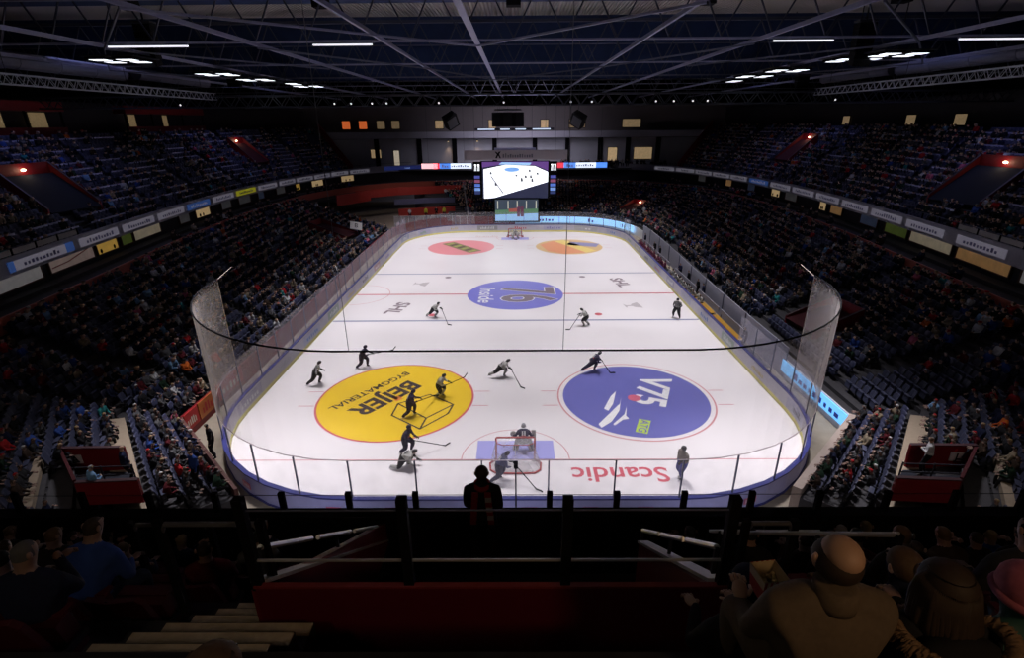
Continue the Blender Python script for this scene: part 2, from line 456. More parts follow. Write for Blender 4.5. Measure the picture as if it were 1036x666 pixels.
flat('right_disc', disc(7, -20, 4.2), i_vio); flat('faceoff_circle', ringpoly(7, -20, 4.44, 4.54), i_rthin, .005)
flat('far_left_disc', disc(-7, 20, 4.3), i_pink); flat('far_right_disc', disc(7, 20, 4.3), i_tan)
for x in (-7, 7):
    for y in (-20, 20):
        hm = []
        for sx in (-1, 1):
            for dy in (-.85, .85): hm += rect(x+sx*4.55, x+sx*5.45, y+dy-.04, y+dy+.04)
        flat('hash_marks', hm, i_rthin)
for x, y in ((-7, 5.7), (7, 5.7), (7, -5.7), (-7, -5.7)): flat('neutral_spot', disc(x, y, .32, 20), i_grey if y > 0 else i_red)
for s in (1, -1):
    flat('goal_crease', [[(-1.9, s*26), (1.9, s*26), (1.9, s*24.4), (-1.9, s*24.4)]], i_crease)
    n = 24; arc = [(2.6*math.cos(PI*i/n), s*26-s*2.6*math.sin(PI*i/n)) for i in range(n+1)]
    flat('crease_arc', stroke(arc, .05), i_rthin)
n = 20; flat('referee_crease', stroke([(-14.9+3*math.cos(-PI/2+PI*i/n), 3*math.sin(-PI/2+PI*i/n)) for i in range(n+1)], .06), i_rthin)
def TM(cx, cy, deg, z=.008): return Matrix.Translation((cx, cy, z)) @ Matrix.Rotation(math.radians(deg), 4, 'Z')
text('lettering', 'BEIJER', 1.75, TM(-7.62, -19.83, -127), i_ink, ice, bold=.06, sx=.98)
text('lettering', 'BYGGMATERIAL', .72, TM(-8.72, -18.9, -127), i_ink, ice, bold=.014, sx=1.13)
bx = [(-6.85, -21.9), (-5.05, -23.29), (-3.75, -21.74), (-3.56, -20.73), (-5.09, -19.54), (-6.76, -20.61), (-4.89, -22.21)]
flat('box_outline', stroke([bx[0], bx[1], bx[2], bx[3], bx[4], bx[5]], .1, True)+stroke([bx[5], bx[6], bx[1]], .1)+stroke([bx[6], bx[3]], .1), i_ink, .008)
flat('roof_mark', [[(-7.25, -20.0), (-6.95, -20.35), (-6.6, -20.1), (-6.75, -19.75), (-7.05, -19.7)]], i_org, .008)
text('lettering', 'V75', 2.55, TM(8.15, -19.15, -111), i_wht, ice, bold=.07, sx=.92)
flat('five_inset', disc(6.95, -20.05, .38, 20), mat('ice_rose', (.62, .14, .22), .3), .009)
flat('swoosh', [[(6.03, -19.22), (5.62, -19.83), (4.99, -21.26), (5.2, -21.5), (5.6, -20.71)],
                [(6.2, -19.98), (5.98, -20.71), (4.44, -22.88), (4.55, -23.23), (5.17, -22.65), (5.81, -21.5)],
                [(6.31, -21.01), (6.02, -21.88), (5.22, -22.88), (5.3, -23.01), (5.83, -22.44), (6.19, -22.35), (6.08, -22.03)]], i_wht, .008)
def orect(cx, cy, w, h, deg):
    a = math.radians(deg); c, s_ = math.cos(a), math.sin(a)
    return [[(cx+x*c-y*s_, cy+x*s_+y*c) for x, y in ((-w/2, -h/2), (w/2, -h/2), (w/2, h/2), (-w/2, h/2))]]
flat('badge', orect(6.78, -23.1, 1.35, .62, -111), i_lime, .008)
text('lettering', 'ATG', .62, TM(6.78, -23.1, -111, .012), i_vio, ice, bold=.01)
text('lettering', '76', 7.0, TM(.95, -.15, -90, .010), i_wht, ice, bold=.20, sx=.68)
text('lettering', '76', 7.0, TM(.95, -.15, -90, .014), i_grey, ice, bold=.10, sx=.68)
text('lettering', 'Inside', 2.0, TM(-2.75, -.2, -90, .010), i_wht, ice, bold=.03, shear=.2)
text('lettering', 'SHL', 1.75, TM(-10.35, -3.9, -104), i_grey, ice, bold=.05, sx=1.05)
text('lettering', 'SHL', 1.75, TM(10.5, 3.6, -79), i_grey, ice, bold=.05, sx=1.05)
text('lettering', 'Scandic', 1.50, TM(4.8, -27.1, 180), i_scan, ice, bold=.02)
# faded cup emblems of the league, seen almost edge-on
for (cx, cy, d) in ((10.5, -3.5, -80), (-9.3, 3.4, -100)):
    a = math.radians(d); q = lambda pts: [[(cx+x*math.cos(a)-y*math.sin(a), cy+x*math.sin(a)+y*math.cos(a)) for x, y in pts]]
    flat('cup_emblem', q([(-.75, .5), (.75, .5), (.45, -.1), (.12, -.3), (.12, -.7), (.5, -.9), (-.5, -.9), (-.12, -.7), (-.12, -.3), (-.45, -.1)]), mat('ice_faded_print', (.50, .46, .48), .35))
# far left disc: a slanting dark and green wordmark; far right disc: orange field, yellow flash, blue mark
flat('wordmark', orect(-7, 20, 6.6, 1.9, -52), mat('ice_olive', (.28, .22, .10), .3), .007)
for i in range(7):
    flat('wordmark_letter', orect(-7-(-2.6+.87*i)*-.62, 20+(-2.6+.87*i)*-.79, .42, 1.25, -40), i_ink if i % 2 else mat('ice_leaf', (.42, .50, .12), .3), .009)
flat('orange_field', [[(3.3, 21.2), (5.2, 23.4), (8.8, 16.6), (6.0, 15.9), (4.1, 17.6)]], mat('ice_salmon', (.78, .34, .18), .3), .007)
flat('yellow_flash', [[(5.3, 23.4), (6.6, 24.0), (10.2, 17.6), (8.8, 16.6)]], mat('ice_lemon', (.85, .66, .22), .3), .008)
flat('blue_mark', orect(9.0, 21.3, 3.9, 2.0, -20), mat('ice_slate', (.30, .30, .52), .3), .008)
for y, x in ((26.8, -4.0),): text('lettering', 'Scandic', 1.1, TM(x, y, 0), mat('ice_faded_red', (.65, .42, .38), .3), ice)

# ------------------------------------------------------------------ boards and glass
m_board = mat('board_white', (.60, .58, .66), .35, var=.1, scale=2)
m_back = mat('board_back_lavender', (.33, .34, .62), .4, var=.1, scale=3)
m_cap = mat('board_cap_blue', (.035, .04, .19), .35)
m_kick = mat('kick_yellow', (.95, .86, .30), .4)
boards = empty('rink_boards', (0, -30, 0), 0, 'white rink boards with blue cap and yellow kick strip around the ice', 'boards')
O = lambda p: [(x, y+30) for x, y in p]
MB().wall(O(rink_outline(.03)), 0, 1.06, .04, closed=True).build('board_face', m_board, boards)
MB().wall(O(rink_outline(.11)), 0, 1.04, .08, closed=True).build('board_back', m_back, boards)
MB().wall(O(rink_outline(.02)), 0.0, .22, .03, closed=True).build('kick_strip', m_kick, boards)
MB().wall(O(rink_outline(.08)), 1.06, 1.13, .20, closed=True).build('cap_rail', m_cap, boards)
MB().wall(O(rink_outline(.17)), .05, .14, .05, closed=True).build('base_rail', m_cap, boards)
# adverts on the inner face
def path_at(pts, d):
    """point and tangent at distance d along a closed path"""
    n = len(pts); i = 0
    while True:
        a, b = Vector(pts[i % n]), Vector(pts[(i+1) % n]); L = (b-a).length
        if d <= L and L > 1e-6: return a+(b-a)*(d/L), (b-a).normalized()
        d -= L; i += 1
inner = rink_outline(-.0, 24)
PER = sum((Vector(inner[(i+1) % len(inner)])-Vector(inner[i])).length for i in range(len(inner)))
adcols = [(.30, .28, .55), (.55, .12, .15), (.15, .16, .2), (.62, .5, .2), (.22, .4, .28), (.2, .3, .6), (.5, .5, .56)]
def wordbars(mb, p0, d, up, w, h, n, nrm, mi=0, seed=0):
    """a word-like row of strokes standing on a face"""
    r = random.Random(seed); x = -w/2
    p0, d, up, nrm = Vector(p0), Vector(d), Vector(up), Vector(nrm)
    cw = w/n
    for i in range(n):
        hh = h*r.choice((.62, .62, 1.0, .8)); ww = cw*r.uniform(.45, .75)
        c = p0+d*(x+cw*(i+.5))
        vs = [c-d*ww/2-up*h/2+nrm, c+d*ww/2-up*h/2+nrm, c+d*ww/2+up*(hh-h/2)+nrm, c-d*ww/2+up*(hh-h/2)+nrm]
        mb.add(vs, [(0, 1, 2, 3)], mi)
nad = 34
for i in range(nad):
    d0 = PER*(i+.5)/nad; w = random.uniform(2.2, 3.6)
    mb = MB(); K = 6; vs = []
    for k in range(K+1):
        p, t = path_at(inner, (d0-w/2+w*k/K) % PER); nr = Vector((-t.y, t.x))*.012
        p = p+nr; vs += [(p.x, p.y+30, .32), (p.x, p.y+30, .94)]
    mb.add(vs, [(2*k, 2*k+2, 2*k+3, 2*k+1) for k in range(K)], 0)
    p, t = path_at(inner, d0); nr = Vector((-t.y, t.x, 0))
    wordbars(mb, (p.x, p.y+30, .63), (t.x, t.y, 0), (0, 0, 1), w*.7, .34, random.randint(5, 9), nr*.03, 1, i)
    c = adcols[i % len(adcols)]
    lightbg = i % 3 != 1
    mb.build('advert', [mat('ad_pale_%d' % (i % 2), (.62, .60, .68) if i % 2 else (.52, .52, .66), .4), mat('ad_ink_%d' % (i % 7), c, .4)] if lightbg else [mat('ad_tint_%d' % (i % 7), tuple(.45*x+.3 for x in c), .4), mat('ad_whiteink', (.8, .8, .82), .4)], boards)
# small pink-red marks on the outer side behind the near goal
for x in (-11.6, -7.3, -4.9, .55, 3.0, 5.2, 9.6):
    yy = -30.19 if abs(x) < 6.5 else -21.5-math.sqrt(8.69**2-(abs(x)-6.5)**2)
    an = 0 if abs(x) < 6.5 else math.atan2(x-math.copysign(6.5, x), -(yy+21.5))
    mb = MB(); mb.box((0, 0, 0), (.62, .02, .30), mi=0)
    wordbars(mb, (0, -.011, 0), (1, 0, 0), (0, 0, 1), .52, .17, 5, (0, -.004, 0), 1, int(x*10))
    o = mb.build('pink_mark', [mat('mark_pink', (.50, .14, .24), .4), mat('mark_pale', (.6, .45, .6), .4)], boards); o.location = (x, yy+30, .58); o.rotation_euler = (0, 0, an)

m_glass = clear_mat('rink_glass', (.75, .75, .85), .06, .035, .1)
m_glass2 = clear_mat('rink_glass_side', (.70, .68, .80), .24, .03, .2)
glass = empty('rink_glass', (0, -30, 1.1), 0, 'clear protective glass panes with posts standing on the rink boards', 'glass')
gl = rink_outline(.09, 6)
def seg_span(a, b):
    L = (Vector(b)-Vector(a)).length; n = max(1, round(L/2.4)); return [(lerp2(a, b, i/n), lerp2(a, b, (i+1)/n)) for i in range(n)]
npost = 0
for i in range(len(gl)):
    a, b = gl[i], gl[(i+1) % len(gl)]
    if (Vector(b)-Vector(a)).length < .05: continue
    for p, q in seg_span(a, b):
        mx, my = (p[0]+q[0])/2, (p[1]+q[1])/2
        if mx > 14.9 and -13.2 < my < 21: continue                 # open in front of the player benches
        side = abs(mx) > 14.9
        h = 2.1 if side else 1.8
        if side and mx > 0: h = 1.9
        MB().wall([(p[0], p[1]+30), (q[0], q[1]+30)], .03, h, .012).build('glass_pane', m_glass2 if side else m_glass, glass)
        MB().box((p[0], p[1]+30, h/2), (.055, .055, h), math.atan2(q[1]-p[1], q[0]-p[0])).build('post', m_steel, glass); npost += 1
# thin top edge of the near glass
MB().tube([(x, y+30, 1.81) for x, y in rink_outline(.09, 10)[33:]+rink_outline(.09, 10)[:11]], .018, 5).build('top_edge', mat('glass_edge', (.45, .38, .40), .3), glass)

# camera on a pole behind the near goal
o = empty('goal_camera', (0.02, -30.35, 0), 0, 'small camera on a thin pole behind the near goal', 'camera')
MB().tube([(0, 0, 0), (0, 0, 2.75)], .03, 8).build('pole', m_dark, o)
MB().box((0, .05, 2.85), (.16, .26, .18)).build('camera_body', m_black, o)
MB().tube([(0, .16, 2.86), (0, .26, 2.85)], .05, 10).build('lens', m_black, o)

# safety netting, U-shaped round the near end, hung from the roof
m_net = clear_mat('safety_net', (.95, .88, .86), .17, .0, var=.12, mesh_k=.085)
full = rink_outline(.09, 16)
np_ = full[51:]+full[:17]
np_ = [p for p in np_]
net = empty('safety_net', (0, -30, 2.9), 0, 'pale see-through safety netting curving round the near end above the glass', 'net')
ztop = [7.75-.28*math.cos(min(1, abs(p[0])/15)*PI/2)**1 for p in np_]
MB().wall([(x, y+30) for x, y in np_], 0, [z-2.9 for z in ztop], .01).build('netting', m_net, net)
MB().tube([(x, y+30, z-2.9) for (x, y), z in zip(np_, ztop)], .035, 6).build('top_rope', m_black, net)
for p, z in ((np_[0], ztop[0]), (np_[-1], ztop[-1])):
    MB().tube([(p[0], p[1]+30, 0), (p[0], p[1]+30, z-2.9)], .02, 6).build('edge_rope', mat('net_rope', (.5, .42, .38), .7), net)
for x, y, zz in ((-15.05, -21.0, 0), (15.05, -21.0, 0)):
    s_ = 1 if x > 0 else -1
    MB().tube([(x, y+30-.5, 7.75-2.9), (x-s_*.02, y+30+.9, 8.0-2.9)], .018, 6).build('stay', mat('net_rope'.strip(), (.5, .42, .38), .7), net)
for x in (1.72, -5.9):
    MB().tube([(x, 0, 4.6), (x, 0, 16.3)], .012, 5).build('hanging_cable', mat('cable_grey', (.18, .18, .2), .6), net)

# ------------------------------------------------------------------ goals
m_goalred = mat('goal_red', (.42, .06, .06), .4); m_cloth = clear_mat('goal_net', (.8, .78, .8), .30, 0)
def goal(y, s, label):
    o = empty('hockey_goal', (0, y, 0), 0 if s < 0 else PI, label, 'goal', 'goals on the ice')
    f = MB()   # local: mouth faces +y, back towards -y
    f.tube([(-.915, 0, 0), (-.915, 0, 1.2), (-.87, 0, 1.25), (.87, 0, 1.25), (.915, 0, 1.2), (.915, 0, 0)], .045, 8)
    f.build('frame', m_goalred, o)
    base = [(-.915, 0, .05), (-1.2, -.35, .05), (-1.15, -.85, .05), (-.9, -1.08, .05), (0, -1.12, .05), (.9, -1.08, .05), (1.15, -.85, .05), (1.2, -.35, .05), (.915, 0, .05)]
    MB().tube(base, .045, 8).build('base_bar', m_goalred, o)
    top = [(-.9, 0, 1.25), (-.85, -.45, 1.22), (-.6, -.55, 1.2), (.6, -.55, 1.2), (.85, -.45, 1.22), (.9, 0, 1.25)]
    MB().tube(top, .022, 6).build('top_bar', m_goalred, o)
    MB().tube([(0, -.55, 1.2), (0, -.6, .6), (0, -1.1, .06)], .02, 6).build('centre_bar', m_white, o)
    nb = MB()
    tp = [(-.9, 0), (-.85, -.45), (-.6, -.55), (0, -.56), (0, -.56), (0, -.56), (.6, -.55), (.85, -.45), (.9, 0)]
    vs = [(x, y_, 1.21) for x, y_ in tp]+[(b[0]*.99, b[1]*.99, .06) for b in base]
    nb.add(vs, [(i, i+1, i+10, i+9) for i in range(8)]); nb.add([(x, y_, 1.22) for x, y_ in tp], [tuple(range(9))])
    nb.build('netting', m_cloth, o)
    return o
goal(-26, -1, 'red framed hockey goal with white netting at the near end of the ice')
goal(26, 1, 'red framed hockey goal at the far end of the ice')
# ------------------------------------------------------------------ people
def skin_build(js, es, root, sub=1):
    """js: list of (co, radius); es: edges; grows one continuous surface"""
    me = bpy.data.meshes.new('skin'); me.from_pydata([j[0] for j in js], es, [])
    o = bpy.data.objects.new('skin', me); COL.objects.link(o)
    md = o.modifiers.new('s', 'SKIN'); md.use_smooth_shade = True
    if not me.skin_vertices: pass
    sv = me.skin_vertices[0].data
    for i, (c, r) in enumerate(js):
        sv[i].radius = r if isinstance(r, tuple) else (r, r)
        sv[i].use_root = (i == root)
    if sub:
        m2 = o.modifiers.new('u', 'SUBSURF'); m2.levels = sub; m2.render_levels = sub
    bpy.context.view_layer.update()
    out = bpy.data.meshes.new_from_object(o.evaluated_get(bpy.context.evaluated_depsgraph_get()))
    bpy.data.objects.remove(o); bpy.data.meshes.remove(me)
    return out
def ik(a, c, l1, l2, pole):
    """middle joint between a and c"""
    a, c = Vector(a), Vector(c); d = c-a; L = min(d.length, (l1+l2)*.999); d.normalize()
    x = (l1*l1-l2*l2+L*L)/(2*L); h = math.sqrt(max(l1*l1-x*x, 0))
    p = Vector(pole); p = (p-d*p.dot(d))
    if p.length < 1e-4: p = Vector((0, 0, 1))
    return a+d*x+p.normalized()*h
REG = ['top', 'bottom', 'sock', 'shoe', 'hand', 'head', 'hair']
def figure(pel, lean, ankL, ankR, wrL, wrR, side=0.0, look=0.0, bulk=1.0, sub=1, kneepole=(0, 1, 0), elpole=(0, -.4, -1), elout=.6, foot=None, legb=1.0, headdrop=0.0):
    """faces +Y; pel pelvis point, lean = forward tilt of the trunk, side = sideways tilt; returns mesh with region material slots"""
    pel = Vector(pel)
    R = Matrix.Rotation(side, 3, 'Y') @ Matrix.Rotation(-lean, 3, 'X')
    up = R @ Vector((0, 0, 1)); fw = R @ Vector((0, 1, 0)); rt = R @ Vector((1, 0, 0))
    b = bulk; J = []; E = []; T = []
    def j(c, r, par, reg):
        J.append((tuple(c), r)); i = len(J)-1
        if par is not None: E.append((par, i)); T.append(reg)
        return i
    p0 = j(pel, .145*b, None, None)
    s1 = j(pel+up*.20, .135*b, p0, 0)
    s2 = j(pel+up*.38, (.175*b, .135*b), s1, 0)
    nk = pel+up*.52
    n1 = j(nk, .062, s2, 0)
    hup = (up*.5+Vector((0, 0, 1))*.5).normalized(); hf = Matrix.Rotation(-look, 3, 'Z') @ Vector((0, 1, 0))
    h0 = nk+hup*.085+fw*.02
    hm = j(h0, .070, n1, 5); h1 = j(h0+hup*.075+hf*(.022), (.088, .100), hm, 5); h2 = j(h0+hup*.155+hf*.006, (.070, .080), h1, 5)
    for sgn, ank, wr in ((-1, ankL, wrL), (1, ankR, wrR)):
        hip = pel+rt*sgn*.10+Vector((0, 0, -.04))
        hi = j(hip, .105*b*legb, p0, 1)
        kn = ik(hip, ank, .43, .43, Vector(kneepole)+Vector((sgn*.25, 0, 0)))
        mid = j((hip+kn)/2, .088*b*legb, hi, 1); ki = j(kn, .066*b*legb, mid, 1)
        a = Vector(ank); cf = j(kn+(a-kn)*.4, .060*b*legb, ki, 2); ai = j(a, .045*legb, cf, 2)
        fd = Vector(foot) if foot else (Vector((0, 1, 0)))
        he = j(a+Vector((0, 0, -.05))-fd*.03, .042, ai, 3)
        j(a+fd*.15+Vector((0, 0, -.055)), .038, he, 3)
        sh = nk-up*.085+rt*sgn*.185*b
        si = j(sh, .072*b, s2, 0)
        w = Vector(wr); el = ik(sh, w, .29, .26, Vector(elpole)+Vector((sgn*elout, 0, 0)))
        ei = j(el, .050*b, si, 0); wi_ = j(w, .037*b, ei, 0)
        d = (w-el).normalized(); j(w+d*.075, .034, wi_, 4)
    me = skin_build(J, E, 0, sub)
    if sub:        # merge trunk, shoulders and limbs into one smooth surface
        x = MB(); L = nk-up*.085
        Rm = Matrix((rt, fw, up)).transposed()
        x.ball(pel+up*.30, (.190*b, .118*b, .235), 18, 12, 0, Rm)
        x.ball(pel+up*.06, (.175*b, .125*b, .14), 16, 10, 0, Rm)
        x.tube([L-rt*.20*b-up*.015, L-rt*.09*b+up*.035, nk-up*.03, L+rt*.09*b+up*.035, L+rt*.20*b-up*.015], [.060*b, .068*b, .066, .068*b, .060*b], 12)
        m0 = x.mesh('yoke', []); bm = bmesh.new(); bm.from_mesh(me); bm.from_mesh(m0); bmesh.ops.recalc_face_normals(bm, faces=bm.faces); bm.to_mesh(me); bm.free()
        o = bpy.data.objects.new('tmp', me); COL.objects.link(o)
        md = o.modifiers.new('r', 'REMESH'); md.mode = 'VOXEL'; md.voxel_size = .022 if sub == 1 else .013
        ms = o.modifiers.new('s', 'SMOOTH'); ms.iterations = 2 if sub == 1 else 25; ms.factor = .5
        bpy.context.view_layer.update()
        m1 = bpy.data.meshes.new_from_object(o.evaluated_get(bpy.context.evaluated_depsgraph_get())); bpy.data.objects.remove(o); me = m1
        me.materials.clear()
    # assign slots by the nearest bone
    P = np.array([f.center[:] for f in me.polygons]); best = np.full(len(P), 1e9); reg = np.zeros(len(P), int)
    for (a, c), t in zip(E, T):
        A, C = np.array(J[a][0]), np.array(J[c][0]); d = C-A; tt = np.clip(((P-A) @ d)/max(d @ d, 1e-9), 0, 1)
        r1 = J[c][1]; r1 = max(r1) if isinstance(r1, tuple) else r1
        dist = np.linalg.norm(P-(A+tt[:, None]*d), axis=1)-r1
        m = dist < best; best[m] = dist[m]; reg[m] = t
    hf = np.array(hf[:]); hc = np.array((h0+hup*.07)[:])
    isH = reg == 5; rel = P-hc
    reg[isH & ((rel @ hf < .035) & (rel[:, 2] > -.03) | (rel[:, 2] > .048))] = 6
    me.polygons.foreach_set('material_index', reg.astype(np.int32)); me.polygons.foreach_set('use_smooth', [True]*len(me.polygons))
    me['head'] = list(h0+hup*.08)
    me.update()
    info = dict(head=h0+hup*.08, hup=hup, hf=Vector(hf), neck=nk, up=up, fw=fw, rt=rt, wL=Vector(wrL), wR=Vector(wrR), J=J)
    return me, info
def hand_mesh(mb, w, d, side, mi=0, curl=.9, s=1.0, thumb_in=None):
    """palm, four unequal fingers bent at the knuckles and a thumb from the palm's side; w wrist, d pointing direction"""
    w, d = Vector(w), Vector(d).normalized(); up = Vector((0, 0, 1))
    if abs(d.z) > .9: up = Vector((0, 1, 0))
    x = d.cross(up).normalized(); z = x.cross(d)       # z = back of the hand
    R = Matrix((x, d, z)).transposed()
    mb.ball(w+d*.05*s, (.040*s, .052*s, .017*s), 10, 6, mi, R)
    for k, (ox, L) in enumerate(((-.030, .062), (-.010, .074), (.010, .070), (.029, .054))):
        a = w+d*.088*s+x*ox*s; b = a+(d*math.cos(curl*.5)-z*math.sin(curl*.5))*L*.5*s; c = b+(d*math.cos(curl*1.4)-z*math.sin(curl*1.4))*L*.5*s
        mb.tube([a, b, c], [.0095*s, .0085*s, .0065*s], 6, mi)
    a = w+d*.03*s+x*side*.034*s; b = a+(x*side*.6+d*.7-z*.3).normalized()*.036*s; c = b+(d*.8-z*.6).normalized()*.028*s
    mb.tube([a, b, c], [.012*s, .010*s, .008*s], 6, mi)
    return mb

SK = mat('skin_pale', (.48, .30, .22), .55, var=.08, scale=20)
SKC = mat('skin_crowd', (.27, .17, .14), .6, var=.1, scale=20)
SK2 = mat('skin_tan', (.36, .21, .15), .55, var=.08, scale=20)
HAIRC = {'dark brown': (.03, .018, .012), 'black': (.008, .008, .01), 'blond': (.28, .19, .09), 'grey': (.25, .25, .26), 'light brown': (.10, .06, .035)}
hairm = {k: mat('hair_'+k.replace(' ', '_'), v, .7, var=.3, scale=30) for k, v in HAIRC.items()}
def cloth(name, c): return mat('cloth_'+name.replace(' ', '_'), c, .85, var=.22, scale=6, spec=.15)
COATS = {'black': (.012, .012, .015), 'charcoal': (.030, .030, .035), 'dark navy': (.012, .016, .045), 'dark brown': (.035, .022, .016), 'grey': (.10, .10, .11),
         'dark green': (.015, .035, .022), 'maroon': (.09, .012, .018), 'blue': (.03, .07, .28), 'red': (.38, .02, .025), 'white': (.5, .5, .52),
         'beige': (.26, .21, .15), 'orange': (.55, .12, .02), 'pink': (.5, .12, .2), 'light blue': (.16, .30, .50), 'teal': (.03, .22, .24)}
COATW = [26, 20, 18, 8, 9, 4, 5, 3.0, 3.0, 3.0, 3.5, 1.0, 1.2, 1.6, .8]
coatm = {k: cloth('coat_'+k, v) for k, v in COATS.items()}
TROU = {'black': (.010, .010, .013), 'dark denim': (.018, .028, .06), 'charcoal': (.03, .03, .034)}
troum = {k: cloth('trousers_'+k, v) for k, v in TROU.items()}
m_shoe = mat('shoe_dark', (.015, .013, .013), .5)
m_ice_steel = mat('blade_steel', (.6, .6, .65), .25, .8)

# --- skaters
def stick(name, grip, heel, bdir, label, group, goalie=False, col=None):
    """hockey stick from the grip to its heel on the ice, with a curved blade"""
    grip, heel, bdir = Vector(grip), Vector(heel), Vector(bdir).normalized()
    o = empty(name, tuple(grip), 0, label, 'hockey stick', group)
    d = (heel-grip)
    MB().bar((0, 0, 0), d*.93, .035, .028, 0).build('shaft', col or m_black, o)
    z = Vector((0, 0, 1)); side = bdir.cross(z).normalized()
    bl = MB(); K = 5; h = .085 if not goalie else .11; L = .32 if not goalie else .39; vs = []
    for k in range(K+1):
        q = k/K; c = d*.97+bdir*(L*q)+side*(.05*q*q)
        for off, zz in ((-.008, -h*.5), (.008, -h*.5), (.008, h*.5), (-.008, h*.5)): vs.append(c+side*off+z*(zz))
    fs = []
    for k in range(K):
        for m in range(4): fs.append((k*4+m, k*4+(m+1) % 4, (k+1)*4+(m+1) % 4, (k+1)*4+m))
    fs += [(3, 2, 1, 0), tuple(K*4+m for m in range(4))]
    bl.add(vs, fs); bl.bar(d*.90, d*.985, .04, .05)
    if goalie: bl.bar(d*.60, d*.97, .02, .09)
    bl.build('blade', mat('stick_blade', (.02, .02, .025), .6), o)
    return o
SW = {  # team looks: top, bottom, sock, helmet
 'white': (mat('jersey_white', (.42, .42, .40), .8, var=.1), mat('pants_black', (.015, .015, .018), .8), mat('sock_white', (.38, .38, .36), .8), mat('helmet_dark', (.03, .03, .035), .3)),
 'navy': (mat('jersey_navy', (.025, .020, .055), .8, var=.15), mat('pants_navy', (.02, .018, .045), .8), mat('sock_navy', (.03, .025, .06), .8), mat('helmet_navy', (.02, .018, .04), .3)),
 'referee': (None, mat('pants_black', (.015, .015, .018)), mat('pants_black', (.015,)*3), mat('helmet_dark', (.03,)*3)),
}
def striped():
    m = bpy.data.materials.new('referee_stripes'); m.use_nodes = True; nt = m.node_tree; N = nt.nodes; b = N['Principled BSDF']; b.inputs['Roughness'].default_value = .8
    tc = N.new('ShaderNodeTexCoord'); w = N.new('ShaderNodeTexWave'); w.bands_direction = 'X'; w.inputs['Scale'].default_value = 3.2
    cr_ = N.new('ShaderNodeValToRGB'); cr_.color_ramp.interpolation = 'CONSTANT'; cr_.color_ramp.elements[0].color = (.012, .012, .014, 1); cr_.color_ramp.elements[1].color = (.42, .42, .42, 1); cr_.color_ramp.elements[1].position = .5
    nt.links.new(tc.outputs['Object'], w.inputs['Vector']); nt.links.new(w.outputs['Fac'], cr_.inputs['Fac']); nt.links.new(cr_.outputs['Color'], b.inputs['Base Color'])
    return m
m_stripe = striped()
m_acc = mat('jersey_red_band', (.35, .02, .03), .8); m_num = mat('jersey_number', (.55, .55, .55), .8)
m_glove = mat('glove_black', (.015, .015, .018), .6)
